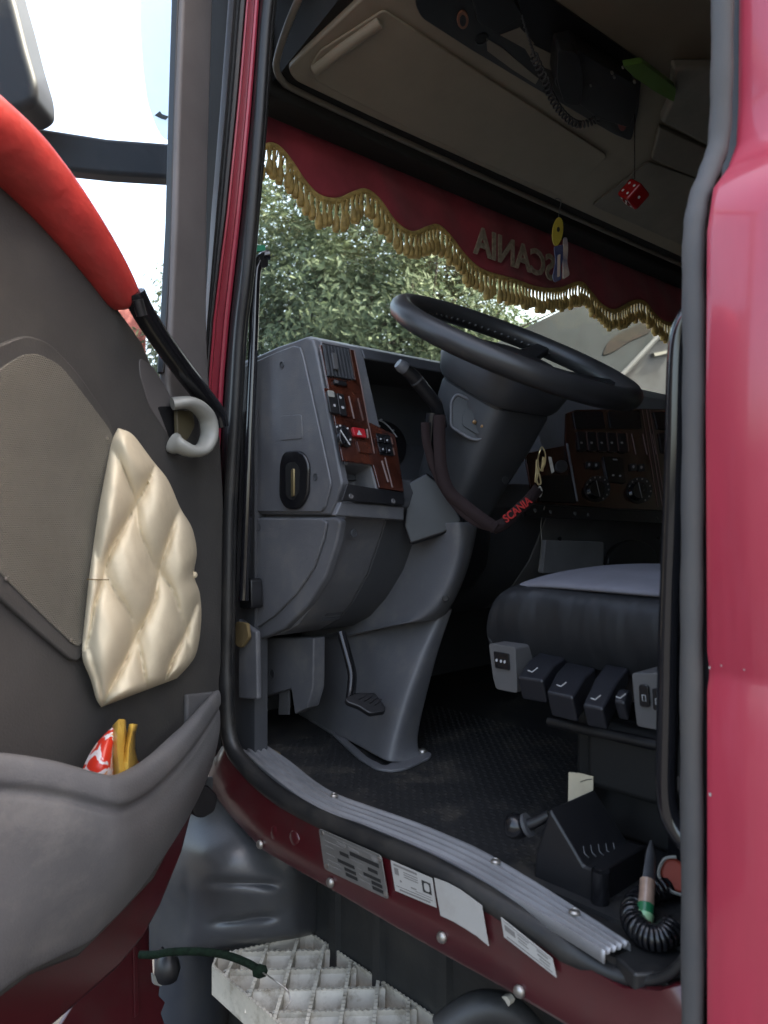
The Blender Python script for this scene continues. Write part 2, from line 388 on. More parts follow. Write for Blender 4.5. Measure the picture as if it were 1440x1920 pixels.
# --- rubber door seal
SEAL = [(503, 0, .762), (484, 250, .758), (463, 500, .752), (449, 620, .750), (441, 750, .748), (430, 950, .744), (426, 1150, .740), (424, 1300, .738), (432, 1390, .738), (462, 1438, .738), (520, 1490, .738),
        (600, 1534, .738), (700, 1577, .738), (800, 1622, .738), (900, 1677, .738), (1000, 1737, .738), (1100, 1799, .738), (1170, 1832, .738), (1232, 1836, .738), (1278, 1804, .738),
        (1302, 1740, .742), (1304, 1600, .750), (1303, 1300, .752), (1304, 1000, .752), (1305, 700, .752), (1305, 480, .754), (1314, 380, .766), (1340, 310, .794), (1353, 250, .802), (1356, 0, .807)]
sp = [PX(x).pt((u, v)) for u, v, x in SEAL]
sp = [Vector((.80, 1.02, zc(1.09))), Vector((.775, 1.10, zc(1.02)))] + sp + [Vector((.80, .345, zc(.95))), Vector((.805, .42, zc(1.07)))]
path = spline(sp, 5, True)
srad = [.0110 if (p.y > 1.05 and p.z > zc(-.30)) else .0155 if p.y > .50 else (.0055 + (.012*max(0, (p.y-.40)/.10) if p.y > .40 else 0)) for p in path]
seal = tube('door_seal', path, srad, m_rubber, truck, seg=12, closed=True, flat=(1.0, .85))
inner = [p + Vector((.028, 0, 0)) for p in path]
tube('seal_lip', [p + Vector((.010, 0, 0)) + (Vector((-.004, .0, .004)) if p.z < zc(-.40) else Vector((0, .0, 0))) for p in path], [(.0065 if p.y > .5 else .003) for p in path], m_rubber, seal, seg=8, closed=True)
# broad weather strip on the rear post
wp = [(1311, 2050), (1311, 1700), (1309, 1300), (1311, 1000), (1314, 700), (1313, 480), (1321, 385), (1345, 315), (1361, 255), (1366, 100), (1367, -150), (1367, -400)]
wx = [.738]*5 + [.740, .750, .772, .786, .789, .795, .80]
wpts = spline([PX(x).pt(q)+Vector((-.006, .004, 0)) for q, x in zip(wp, wx)], 6)
ws = tube('weather_strip', wpts, [.0112 + .0005*math.sin(i*1.7) for i in range(len(wpts))], m_rubberw, truck, seg=14, flat=(.8, 1.0), up=(1, 0, 0))

# --- sill: red outer skin under the seal
top = [(418, 1398), (430, 1408), (464, 1450), (522, 1500), (600, 1542), (700, 1588), (800, 1634), (900, 1690), (1000, 1750), (1100, 1812), (1170, 1852), (1240, 1856), (1300, 1840)]
bot = [(392, 1440), (392, 1478), (432, 1532), (492, 1596), (560, 1635), (640, 1681), (740, 1740), (840, 1797), (940, 1852), (1030, 1905), (1105, 1950), (1190, 1998), (1330, 2080)]
pl = PX(XS+.006)
rows = []
for f_, off in ((0, -.02), (.02, 0), (.45, .0), (.55, .003), (.9, .003), (.96, 0), (1, -.03)):
    rows.append([pl.pt((a[0]*(1-f_)+b[0]*f_, a[1]*(1-f_)+b[1]*f_)) + pl.n*off for a, b in zip(top, bot)])
sill = grid('sill_panel', rows, m_paint_shaded, truck, smooth=30, solid=.003, offset=0)
tag(sill, 'dusty red sill below the door opening, shade painted into its dark colour')
# pressed dimples near the front
for (u, v, r1) in ((515, 1565, 16), (552, 1575, 14)):
    p = PX(XS+.004).pt((u, v)); V, Fc = lathe_data([(.017, -.002), (.013, .001), (.006, .003), (.001, .0034)], 14)
    mt = frame(p, (-1, 0, 0)); mesh('pressed_boss', [mt @ q for q in V], Fc, m_paint_shaded, sill, smooth=180)
V, Fc = lathe_data([(.0075, 0), (.0075, .003), (.006, .0055), (.002, .0065)], 12)
rv = mesh('rivet', V, Fc, m_steel, sill, smooth=60)
first = True
for (u, v) in ((489, 1583), (621, 1654), (830, 1757), (975, 1858)):
    mt = frame(PX(XS+.001).pt((u, v)), (-1, 0, 0))
    if first: rv.matrix_basis = mt; WM[rv.name] = mt; first = False
    else: inst(rv, sill, mt)
# stickers and plate on the sill
SP = PX(XS-.0012)
plate = prism('data_plate', rounded([(597, 1553), (714, 1604), (728, 1687), (608, 1630)], 6), SP, .0005, .0022, m_plate, sill, bevel=.0005)
tag(plate, 'grey metal data plate with black field bars')
def pq(tl, tr, br, bl, x0, y0, x1, y1):
    def q(x, y):
        a = (tl[0]*(1-x)+tr[0]*x, tl[1]*(1-x)+tr[1]*x); b = (bl[0]*(1-x)+br[0]*x, bl[1]*(1-x)+br[1]*x)
        return (a[0]*(1-y)+b[0]*y, a[1]*(1-y)+b[1]*y)
    return [q(x0, y0), q(x1, y0), q(x1, y1), q(x0, y1)]
PLQ = ((597, 1553), (714, 1604), (728, 1687), (608, 1630))
for r4 in ((.30, .345, .44, .43), (.47, .24, .93, .335), (.25, .56, .51, .64), (.74, .43, .89, .51), (.34, .70, .52, .775), (.35, .82, .53, .90), (.65, .60, .92, .675), (.765, .72, .93, .80), (.765, .84, .935, .92)):
    prism('black_field', pq(*PLQ, *r4), SP, .0022, .0028, m_ink, plate)
for r4 in ((.08, .08, .92, .095), (.28, .13, .41, .20), (.46, .14, .62, .20), (.08, .24, .36, .262), (.08, .36, .2, .385), (.47, .42, .66, .44), (.07, .55, .2, .575), (.08, .70, .27, .73), (.09, .82, .27, .85), (.55, .57, .62, .60), (.56, .70, .7, .725), (.57, .82, .72, .85), (.83, .10, .93, .22)):
    prism('print_line', pq(*PLQ, *r4), SP, .0022, .0026, m_inkg, plate)
for x, y in ((.045, .09), (.05, .88), (.95, .12), (.955, .9)):
    q = pq(*PLQ, x-.018, y-.05, x+.018, y+.05); prism('plate_pin', rounded(q, 3, 2), SP, .0022, .004, m_steel, plate)
L1Q = ((732, 1613), (810, 1647), (818, 1702), (741, 1670))
lb = prism('sticker', [*L1Q], SP, .0005, .0014, m_white, sill); tag(lb, 'white printed sticker with a round black mark')
prism('print_block', pq(*L1Q, .72, .22, .93, .62), SP, .0014, .0018, m_ink, lb)
prism('print_disc', rounded(pq(*L1Q, .765, .28, .89, .56), 6, 4), SP, .0018, .0022, m_white, lb)
for r4 in ((.06, .06, .62, .13), (.06, .19, .16, .42), (.28, .22, .62, .245), (.28, .30, .62, .325), (.28, .38, .62, .405), (.16, .56, .2, .62), (.42, .64, .55, .68), (.52, .72, .9, .735), (.05, .80, .92, .82), (.12, .88, .86, .93)):
    prism('print_line', pq(*L1Q, *r4), SP, .0014, .0018, m_inkg, lb)
lb = prism('sticker', [(814, 1646), (838, 1655), (862, 1668), (884, 1684), (903, 1698), (909, 1735), (916, 1774), (895, 1756), (872, 1741), (850, 1728), (826, 1717), (819, 1680)], SP, .0005, .0014, m_white, sill)
tag(lb, 'blank white paper sticker peeling at its corner')
L3Q = ((939, 1720), (1035, 1797), (1043, 1833), (945, 1757))
lb = prism('sticker', [*L3Q], SP, .0005, .0014, m_white, sill); tag(lb, 'narrow white sticker with small grey print')
for r4 in ((.03, .08, .96, .12), (.05, .25, .25, .55), (.30, .2, .52, .26), (.30, .38, .48, .44), (.30, .55, .5, .6), (.68, .2, .9, .28), (.68, .42, .93, .5), (.70, .62, .9, .7), (.06, .82, .94, .88)):
    prism('print_line', pq(*L3Q, *r4), SP, .0014, .0018, m_inkg, lb)

# --- ribbed aluminium tread strip on the sill edge
outer = [(452, 1408), (498, 1450), (560, 1497), (622, 1530), (690, 1555), (760, 1583), (830, 1614), (900, 1652), (1000, 1710), (1070, 1751), (1132, 1790)]
innr = [(506, 1400), (545, 1426), (590, 1462), (632, 1488), (700, 1513), (770, 1537), (840, 1565), (905, 1594), (1000, 1650), (1090, 1708), (1184, 1769)]
pz = PZ(ZF+.004)
NC = 31
O_ = spline([pz.pt(q) for q in outer], 5); I_ = spline([pz.pt(q) for q in innr], 5)
rows = []
for j in range(NC):
    f_ = j/(NC-1)
    h = .0034 if (j % 6) in (1, 2, 3) else 0.0
    if j in (0, NC-1): h = -.010
    rows.append([a.lerp(b, f_) + Vector((0, 0, h)) for a, b in zip(O_, I_)])
strip = grid('tread_strip', rows, m_alu, truck, smooth=20, solid=.002)
tag(strip, 'scuffed ribbed aluminium tread strip along the sill')
V, Fc = lathe_data([(.0068, -.001), (.0068, .001), (.0048, .003), (.0042, .0022), (.001, .0020)], 12)
scr = None
for (u, v) in ((626, 1497), (929, 1622), (1077, 1718)):
    mt = frame(pz.pt((u, v)) + Vector((0, 0, .0045)), (0, 0, 1), (0, 1, 0))
    if scr is None: scr = mesh('screw', V, Fc, m_steel, strip, smooth=40); scr.matrix_basis = mt; WM[scr.name] = mt
    else: inst(scr, strip, mt)
# filler between seal and floor, rear corner trim
prism('sill_filler', [Vector((.738, .34, zc(ZF-.012))), Vector((.84, .34, zc(ZF-.012))), Vector((.84, 1.28, zc(ZF-.012))), Vector((.738, 1.28, zc(ZF-.012)))], PZ(ZF), -.03, 0.006, m_rubber, truck)
prism('corner_trim', [(1150, 1790), (1215, 1752), (1270, 1758), (1290, 1790), (1255, 1822), (1190, 1826)], PZ(ZF-.004), -.02, .0, m_rubber, truck, bevel=.004)

# --- front door post, seen from the hinge side
def post_row(v, us, xs):
    t = xs/ray(sum(us)/len(us), v).x
    return t
lev = [-220, -60, 0, 120, 200, 300, 400, 500, 600, 700, 800, 950, 1150, 1330, 1440]
def itp(tab, v):
    for (a, x), (b, y) in zip(tab, tab[1:]):
        if v <= b: return x + (y-x)*(v-a)/(b-a)
    return tab[-1][1]
redL = [(-220, 482), (0, 460), (200, 447), (400, 415), (600, 398), (800, 384), (1440, 378)]
redL = [(-220, 480), (0, 461), (100, 453), (200, 444), (300, 434), (400, 424), (500, 411), (600, 399), (750, 387), (950, 382), (1440, 378)]
redR = [(-220, 505), (0, 487), (100, 480), (200, 472), (300, 463), (400, 453), (500, 442), (600, 431), (750, 418), (950, 410), (1440, 404)]
outL = [(-220, 448), (0, 429), (200, 414), (400, 397), (600, 384), (750, 374), (950, 368), (1440, 360)]
inR = [(-220, 540), (0, 514), (200, 500), (400, 484), (600, 464), (750, 455), (950, 447), (1150, 440), (1440, 436)]
rowsR, rowsO, rowsI, rowsC, rowsB = [], [], [], [], []
for v in lev:
    a, b, c, d = itp(outL, v), itp(redL, v), itp(redR, v), itp(inR, v)
    t = .748/ray((b+c)/2, v).x
    wR = c-b
    rowsR.append([at(b+wR*f_, v, t*k) for f_, k in ((-.1, 1.03), (0, 1.004), (.05, 1.0), (.16, 1.0), (.24, 1.016), (.60, 1.016), (.68, 1.0), (.82, 1.0), (.95, 1.002), (1.1, 1.03))])
    rowsO.append([at(a+(b-a)*f_, v, t*k) for f_, k in ((-.05, 1.03), (.05, .997), (.3, .988), (.48, 1.004), (.6, 1.004), (.72, .992), (.92, .994), (1.0, 1.012))])
    rowsI.append([at(c+(d-c)*f_, v, t*k) for f_, k in ((0, 1.012), (.08, .995), (.3, .990), (.45, 1.0), (.55, 1.0), (.68, .992), (.88, .996), (1.02, 1.04))])
    l0, l1 = at(a+3, v, t*1.02), at(d-2, v, t*1.02)
    rowsC.append([l0, l1, l1+Vector((.004, .09, 0)), l0+Vector((.01, .14, 0))])
post = loft('front_post', rowsC, m_shell, truck, smooth=30)
tag(post, 'red front door post with a painted channel between black rubber strips')
grid('painted_channel', rowsR, m_paint, post, smooth=40)
grid('rubber_strip', rowsO, m_rubberw, post, smooth=60)
grid('rubber_strip', rowsI, m_rubber, post, smooth=60)
# paint chips and a scuff on the outer panel
chp = PX(XS-.0005)
for i, (u, v, s) in enumerate(((1331, 662, 2.2), (1333, 700, 1.8), (1330, 1252, 2.6), (1331, 1490, 3.6), (1352, 1248, 1.6), (1395, 1256, 1.5), (1338, 1802, 1.8))):
    prism('paint_chip', [(u-s*.6, v-s), (u+s*.7, v-s*.6), (u+s*.5, v+s), (u-s*.4, v+s*.7)], chp, 0, .0006, m_white, side)
prism('scuff', [(1404, 912), (1424, 900), (1440, 896), (1440, 916), (1426, 918), (1414, 917)], chp, 0, .0005, M('grey_scuff', (.26, .075, .09), .6, var=.4, vscale=120), side)
# hinge block and outer corner
# --- grab rails
rl = [(505, 478, 1.478), (494, 481, 1.474), (484, 497, 1.467), (479, 530, 1.462), (475, 650, 1.458), (469, 800, 1.452), (464, 950, 1.447), (459, 1080, 1.443), (457, 1126, 1.440)]
r1 = tube('grab_rail', spline([at(*q) for q in rl], 5), .0095, m_rail, truck, seg=10)
prism('rail_foot', rounded([(448, 1085), (470, 1085), (472, 1142), (448, 1142)], 6), PX(.80), -.02, .006, m_black, r1, bevel=.003)
prism('rail_cap', rounded([(488, 474), (503, 474), (503, 500), (490, 502)], 4), PY(1.24), -.02, .004, m_black, r1, bevel=.002)
prism('green_tie', rounded([(478, 460), (497, 459), (498, 470), (480, 471)], 3), PY(1.22), -.004, .006, M('green_cord', (.02, .22, .12), .6), r1)
rr = [(1302, 585, .80), (1288, 598, .80), (1276, 632, .80), (1271, 690, .80), (1267, 850, .80), (1262, 1000, .80), (1256, 1160, .80), (1252, 1350, .80), (1250, 1440, .80), (1251, 1490, .80), (1258, 1530, .80), (1275, 1562, .80), (1300, 1590, .80)]
r2 = tube('grab_rail', spline([PX(x).pt((u, v)) for u, v, x in rr], 6), .0120, m_rail, truck, seg=14)
prism('rail_bracket', [(1270, 1456), (1310, 1456), (1310, 1484), (1270, 1482)], PX(.79), -.01, .004, m_black, r2)
tag(r2, 'long black grab rail at the rear of the door opening')
# inner lining of the rear post
box('post_lining', (.762, YB-.14, zc(-.45)), (.82, YB+.034, zc(.27)), m_dashdk, truck, bevel=.008)
box('post_lining', (.835, YB-.14, zc(.272)), (.87, YB+.036, zc(1.05)), m_dashdk, truck, bevel=.008)
# inner kick panel at the front post, below the dash
prism('kick_panel', [(446, 1160), (480, 1185), (482, 1312), (446, 1310)], PX(.80), -.012, .0, m_dash, truck, bevel=.004)
prism('kick_panel', [Vector((.80, 1.27, zc(-.475))), Vector((.80, 1.60, zc(-.475))), Vector((.80, 1.60, zc(.2))), Vector((.80, 1.27, zc(.2)))], PX(.80), -.05, -.02, m_dashdk, truck)
# torn foam in the gap
prism('foam_scrap', rounded([(441, 1165), (462, 1168), (466, 1196), (452, 1216), (440, 1210)], 5), PX(.79), -.006, .002, m_foam, truck, bevel=.003)

# --- step well: wheel arch moulding, liner, step grating
def arch_pt(u, v, t): return at(u, v, t)
rows = []
for i in range(46):
    v = 1455+8*i; r = []
    for j in range(31):
        u = 280+10.5*j
        base = 1.42 - .00035*(u-430) + .00005*(v-1600)
        bul = .095*math.exp(-((u-418)/95)**2 - ((v-1618)/62)**2) + .050*math.exp(-((u-455)/85)**4 - ((v-1715)/75)**4)
        gro = 0
        mask = 1/(1+math.exp(-(u-402)/5)) * 1/(1+math.exp((u-515)/5))
        gro = mask*(.020*math.exp(-((v-1655-(u-460)*.06)/7)**2) + .020*math.exp(-((v-1722+(u-460)*.12)/7)**2))
        gro += .012*math.exp(-((u-356)/5)**2)*math.exp(-((v-1690)/60)**4)
        edge = .12*max(0, (u-545)/60)**1.5 + .05*max(0, (v-1768+(u-430)*.10)/50)**2
        vm = 1796-(u-330)*.17; ve = v if v < vm-30 else vm-30+30*(1-math.exp(-(v-vm+30)/30))
        r.append(at(u, ve, base-bul+gro+edge))
    rows.append(r)
arch = grid('wheel_arch', rows, m_arch, truck, subsurf=1, solid=.004)
tag(arch, 'glossy black moulded wheel arch behind the door hinge')
# liner wall behind the step
rows = []
for v_ in (0, 1):
    pass
ys = [1.26, 1.215, 1.21, 1.105, 1.10, 1.085, 1.08, .985, .98, .965, .96, .83, .825, .81, .805, .60, .595, .58, .575, .40]
offs = [0, 0, .0, 0, .010, .010, 0, 0, .010, .010, 0, 0, .010, .010, 0, 0, .010, .010, 0, 0]
rows = [[Vector((.885-o_ - (.03 if z > -.62 else 0), y, zc(z))) for y, o_ in zip(ys, offs)] for z in (-.54, -.60, -.68, -.80, -.95)]
grid('step_liner', rows, m_liner, truck, smooth=30, solid=.004)
# curved mudguard edge at the bottom
tube('mudguard_edge', spline([at(830, 1935, 1.02), at(868, 1905, 1.02), at(905, 1890, 1.02), at(945, 1895, 1.02), at(985, 1925, 1.02), at(1030, 1990, 1.02)], 6), .022, m_liner, truck, seg=12)
prism('bracket', rounded([(908, 1886), (928, 1870), (950, 1868), (958, 1880), (950, 1892), (920, 1895)], 4), PX(.80), -.01, .0, m_step, truck, bevel=.002)
# step grating: every bar a piece
ZS = -.80
stepo = None
def step_bar(p, q, h0=-.03, h1=0., w=.0028, teeth=True, name='step_bar'):
    """upright flat bar with a sawtooth upper edge"""
    global stepo
    p, q = Vector(p), Vector(q); d = q-p; L_ = d.length; d.normalize(); nrm = Vector((-d.y, d.x, 0))
    n = max(2, int(L_/.0095)); V, Fc = [], []
    for i in range(n*2+1):
        f_ = i/(n*2); b = p + d*(L_*f_); hh = h1 if (not teeth or i % 2) else h1-.0022
        for s in (-1, 1):
            V.append(b + nrm*(w*s) + Vector((0, 0, h0))); V.append(b + nrm*(w*s) + Vector((0, 0, hh)))
    for i in range(n*2):
        a = i*4; c = a+4
        Fc += [[a, c, c+1, a+1], [a+2, a+3, c+3, c+2], [a+1, c+1, c+3, a+3], [a, a+2, c+2, c]]
    Fc += [[0, 1, 3, 2], [n*8, n*8+2, n*8+3, n*8+1]]
    o = mesh(name, V, Fc, m_step, stepo, smooth=0, recalc=False)
    if stepo is None: stepo = o; o.parent = truck; o.matrix_parent_inverse = WM[truck.name].inverted()
    return o
SZ = PZ(ZS)
A_, B_, D_ = SZ.pt((560, 1757)), SZ.pt((396, 1806)), SZ.pt((850, 1925))
x0, x1 = B_.x, (A_.x+D_.x)/2+.012
ply = [Vector((x0, .55, A_.z)), Vector((x1, .55, A_.z)), Vector((x1, A_.y-.012, A_.z)), Vector((x1-.012, A_.y, A_.z)), Vector((x0+.022, B_.y+.018, A_.z)), Vector((x0, B_.y-.006, A_.z))]
def clip(p, d, poly):
    lo, hi = -9, 9
    for a, b in zip(poly, poly[1:]+poly[:1]):
        e = b-a; nn = Vector((-e.y, e.x, 0)); den = nn.dot(d); num = nn.dot(a-p)
        if abs(den) < 1e-9: 
            if nn.dot(p-a) < 0: return None
            continue
        t = num/den
        if den > 0: lo = max(lo, t)
        else: hi = min(hi, t)
    return (p+d*lo, p+d*hi) if hi-lo > .012 else None
step_bar(ply[5], ply[0], h0=-.052, w=.0022, name='boarding_step')
tag(stepo, 'worn aluminium boarding step with a toothed diamond grating')
for a, b in ((1, 2), (2, 3), (3, 4), (4, 5)): step_bar(ply[a], ply[b], h0=-.04, w=.0018)
e1 = (RV*.998 + FV*.04).normalized(); e2 = (FV + RV*.05).normalized()
PS = .0575
c0 = Vector((.78, .95, A_.z))
for k in range(-8, 9):
    s = clip(c0 + e2*(PS*k), e1, ply)
    if s:
        a, b = s[0]+e1*.010, s[1]-e1*.006
        step_bar(a - Vector((0, 0, .002)), b - Vector((0, 0, .002)), h0=-.014, w=.0028)
        q = e2*-.014
        mesh('step_web', [a+Vector((0, 0, -.007)), b+Vector((0, 0, -.007)), b+q+Vector((0, 0, -.032)), a+q+Vector((0, 0, -.032))], [[0, 1, 2, 3]], m_step, stepo, smooth=0, solid=.004)
    s = clip(c0 + e1*(PS*.92*k), e2, ply)
    if s: step_bar(s[0]+e2*.003, s[1]-e2*.003, h0=-.024, w=.0030)
# dark red lower fairing with a torn edge, below the door
fp = [(90, 1960), (140, 1880), (210, 1800), (250, 1745), (286, 1700), (284, 1770), (288, 1830), (300, 1850), (298, 1868), (310, 1880), (302, 1900), (312, 1930), (305, 1980)]
prism('lower_fairing', fp, PY(1.42), -.01, .0, m_paint_shaded, truck, bevel=.002)
prism('fairing_rib', [(250, 1760), (258, 1752), (262, 1900), (252, 1910)], PY(1.42), 0, .006, m_paint_shaded, truck, bevel=.002)
prism('fairing_rib', rounded([(286, 1826), (306, 1838), (303, 1850), (288, 1846)], 3), PY(1.40), 0, .008, m_offwhite, truck, bevel=.002)
prism('hinge_cover', rounded([(362, 1488), (388, 1470), (410, 1492), (404, 1522), (380, 1536), (362, 1530)], 8), PY(1.22), -.03, .01, m_black, truck, bevel=.004)
rows = []
for i in range(9):
    rows.append([at(290+15*j, 1740+32*i, 1.62 + .05*((j-3)/4)**2 + (.06*max(0, (j-7)/3)**2)) for j in range(12)])
grid('bumper_corner', rows, M('blue_grey_plastic', (.040, .045, .055), .4, var=.2, vscale=4, dirt=(.07, .068, .065), dscale=8, damt=.5), truck, subsurf=1, solid=.004)
box('front_bumper', (1.02, 1.60, .32), (XR, 1.80, 1.28), m_shell, truck, bevel=.03)
# front bumper block / chassis under the nose so that light does not leak in
box('chassis_frame', (.90, -1.2, zc(-1.25)), (XR-.2, 1.5, zc(-.62)), m_shell, truck)

# ================================================================== THE OPEN DOOR
DA = rad(65)
HX, HY = .69, 1.24
dd = Vector((-math.sin(DA), -math.cos(DA), 0)); dn = Vector((math.cos(DA), -math.sin(DA), 0))
DR = Plane((HX, HY, 0), dn)
def dz(a, z, off=0): return Vector((HX, HY, zc(z))) + dd*a + dn*off
# red outer shell
shell = [dz(.95, -.62), dz(.95, .60), (-60, 215), (100, 400), (240, 610), (300, 720), (396, 790), (410, 900), (414, 1100), (408, 1300), (388, 1430), (362, 1530), (345, 1598), (304, 1700), (272, 1760), (225, 1818), (150, 1885), (60, 1962)]
door = prism('door', shell, DR, -.075, -.012, m_paint_shaded, truck, bevel=.012, seg=3)
tag(door, 'open driver door with grey lining, tufted pad and map pocket')
# grey lining
lin = [dz(.93, -.55), dz(.93, .60), (-60, 262), (0, 300), (80, 385), (160, 490), (240, 600), (268, 640), (300, 715), (330, 760), (400, 778), (415, 820), (422, 950), (424, 1100), (421, 1250), (412, 1330), (380, 1440), (345, 1545), (290, 1650), (210, 1735), (150, 1795), (60, 1830), (-40, 1905)]
tr = prism('door_lining', lin, DR, -.012, .012, m_trim, door, bevel=.008, seg=3)
# raised speaker bezel and grille
bz = rounded([(-150, 760), (-60, 668), (15, 640), (48, 627), (92, 640), (145, 695), (205, 782), (228, 850), (205, 1000), (175, 1150), (150, 1252), (75, 1188), (0, 1122), (-90, 1030), (-150, 900)], 30, 4)
prism('speaker_bezel', bz, DR, .012, .022, m_trim, door, bevel=.005, seg=3)
gz = rounded([(-90, 800), (0, 690), (45, 664), (72, 663), (112, 682), (152, 732), (212, 812), (222, 860), (200, 1000), (176, 1130), (152, 1222), (95, 1168), (30, 1105), (-40, 1030), (-90, 920)], 26, 4)
prism('speaker_grille', gz, DR, .022, .0245, m_grille, door, bevel=.0015)
for (u, v) in ((200, 822), (133, 1200), (12, 1085)):
    mt = frame(DR.pt((u, v), .0245), dn); V, Fc = lathe_data([(.003, 0), (.003, .001), (.001, .0018)], 8); mesh('grille_screw', [mt @ q for q in V], Fc, m_steel, door)
# tufted cream pad
Lb = [(221, 803), (209, 830), (196, 895), (184, 960), (174, 1030), (166, 1090), (160, 1150), (154, 1210), (156, 1240), (170, 1275), (180, 1310), (190, 1326)]
Rb = [(226, 804), (250, 816), (285, 862), (315, 900), (338, 952), (360, 990), (369, 1035), (364, 1078), (375, 1115), (377, 1170), (366, 1230), (332, 1272)]
NV_, NU = 110, 64
Ls = spline([Vector((a, b, 0)) for a, b in Lb], 10); Rs = spline([Vector((a, b, 0)) for a, b in Rb], 10)
def samp(L_, f_): 
    x = f_*(len(L_)-1); i = min(int(x), len(L_)-2); return L_[i].lerp(L_[i+1], x-i)
rows = []
for i in range(NV_+1):
    f_ = i/NV_; l, r = samp(Ls, f_), samp(Rs, f_); row = []
    for j in range(NU+1):
        s = j/NU; u = l.x+(r.x-l.x)*s; v = l.y+(r.y-l.y)*s
        wpx = max(20, r.x-l.x)
        e = min(1, s*wpx/34)*1.0; e2 = min(1, (1-s)*wpx/34); e3 = min(1, f_*520/45); e4 = min(1, (1-f_)*520/40)
        prof_ = 1
        for q in (e, e2, e3, e4): prof_ *= math.sqrt(max(0, 1-(1-q)**2))
        lp, lq = (u-203)/97.0, (v-1080+.13*(u-203))/124.0
        lp += .08*math.sin(v*.023+u*.012) + .015*math.sin(v*.061+u*.04); lq += .07*math.sin(u*.033+1) + .015*math.sin(v*.05-u*.03)
        ca, cb = abs(math.sin(math.pi*(lp-lq/2))), abs(math.sin(math.pi*(lp+lq/2)))
        tuft = (.42+.58*ca**.55)*(.10+.90*cb**.40)
        wr = (.0014*math.sin(u*.14+v*.05+2*math.sin(v*.03))*(1-cb)**1.5 + .0004*math.sin(u*.25-v*.09+1.3*math.sin(u*.05)))
        row.append(DR.pt((u, v), .0245 + max(.0006, prof_*(.012+.042*tuft+wr))))
    rows.append(row)
grid('tufted_pad', rows, m_cream, door, smooth=180, solid=.0)
for b in [(366, 1078)]:
    mt = frame(DR.pt(b, .0245+.0135), dn); V, Fc = lathe_data([(.0055, -.004), (.0055, 0), (.004, .002), (.001, .0028)], 12); mesh('pad_button', [mt @ q for q in V], Fc, m_cream, door, smooth=180)
tube('pad_seam', [DR.pt(q, .058) for q in ((163, 1086), (180, 1087), (204, 1087))], .0008, m_foam, door, seg=5)
# red vinyl cap along the window sill
pth = [(-560, -40, .05, .02), (-550, -36, .05, .05), (-330, 60, .055, .056), (-150, 160, .055, .054), (0, 270, .05, .050), (75, 345, .046, .046), (140, 425, .042, .041), (190, 495, .038, .036), (222, 545, .034, .031), (234, 564, .03, .026), (240, 574, .03, .012)]
pp = spline([DR.pt((u, v), .01+o_*.4) for u, v, o_, r in pth], 6)
rr_ = []
for i in range(len(pp)):
    x = i/(len(pp)-1)*(len(pth)-1); k = min(int(x), len(pth)-2); rr_.append(pth[k][3]+(pth[k+1][3]-pth[k][3])*(x-k))
tube('sill_cap', pp, rr_, m_redvinyl, door, seg=20, flat=(1, .85), up=tuple(dn), smooth=180)
# window frame upright, rubber channel, glass
fr = [(338, -260), (400, -260), (402, 0), (396, 200), (391, 400), (390, 600), (394, 700), (402, 790), (318, 770), (316, 700), (321, 600), (329, 420), (335, 200), (342, 0)]
prism('window_frame', fr, DR, -.010, .014, m_frame, door, bevel=.010, seg=3)
prism('glass_channel', [(322, -260), (352, -260), (350, 0), (342, 200), (336, 420), (327, 600), (322, 700), (306, 700), (312, 590), (321, 420), (327, 200), (333, 0)], DR, -.008, .006, m_rubber, door, bevel=.003)
prism('window_glass', [dz(.90, .50), (-80, 300), (120, 480), (240, 640), (318, 770), (330, 300), (338, -260), dz(.90, 1.05)], DR, -.007, -.003, m_dglass, door)
prism('window_header', [dz(.95, 1.05), dz(.05, 1.05), dz(.05, 1.11), dz(.95, 1.11)], DR, -.05, .014, m_frame, door, bevel=.01)
prism('rear_upright', [dz(.95, .55), dz(.90, .55), dz(.90, 1.08), dz(.95, 1.08)], DR, -.05, .014, m_frame, door, bevel=.01)
# black pull grip, recess and release handle
tube('pull_grip', spline([DR.pt(q, .045) for q in ((250, 548), (268, 585), (300, 635), (340, 690), (385, 748), (404, 775), (410, 800))], 6), .0155, m_blackg, door, seg=14, flat=(1.25, .95), up=tuple(dn))
tube('grip_end', [DR.pt((258, 562), .06), DR.pt((266, 592), .06)], .008, m_black, door, seg=10)
prism('handle_recess', rounded([(262, 668), (290, 690), (330, 760), (335, 800), (330, 832), (312, 810), (280, 760), (262, 700)], 12), DR, .010, .0135, m_frame, door, bevel=.003)
prism('recess_floor', rounded([(296, 762), (332, 762), (336, 832), (322, 828)], 6), DR, .0135, .0150, m_black, door)
hp = [(323, 757, .03), (352, 755, .046), (375, 766, .054), (390, 788, .056), (392, 818, .056), (380, 842, .054), (358, 846, .046), (336, 836, .034), (323, 829, .02)]
tube('release_handle', spline([DR.pt((u, v), o_) for u, v, o_ in hp], 6), .0105, m_offwhite, door, seg=14, flat=(1.7, 1.0), up=tuple(dn))
prism('release_lever', rounded([(332, 768), (362, 770), (366, 800), (352, 826), (334, 828)], 6), DR, .018, .026, M('brown_lever', (.07, .058, .032), .5), door, bevel=.003)
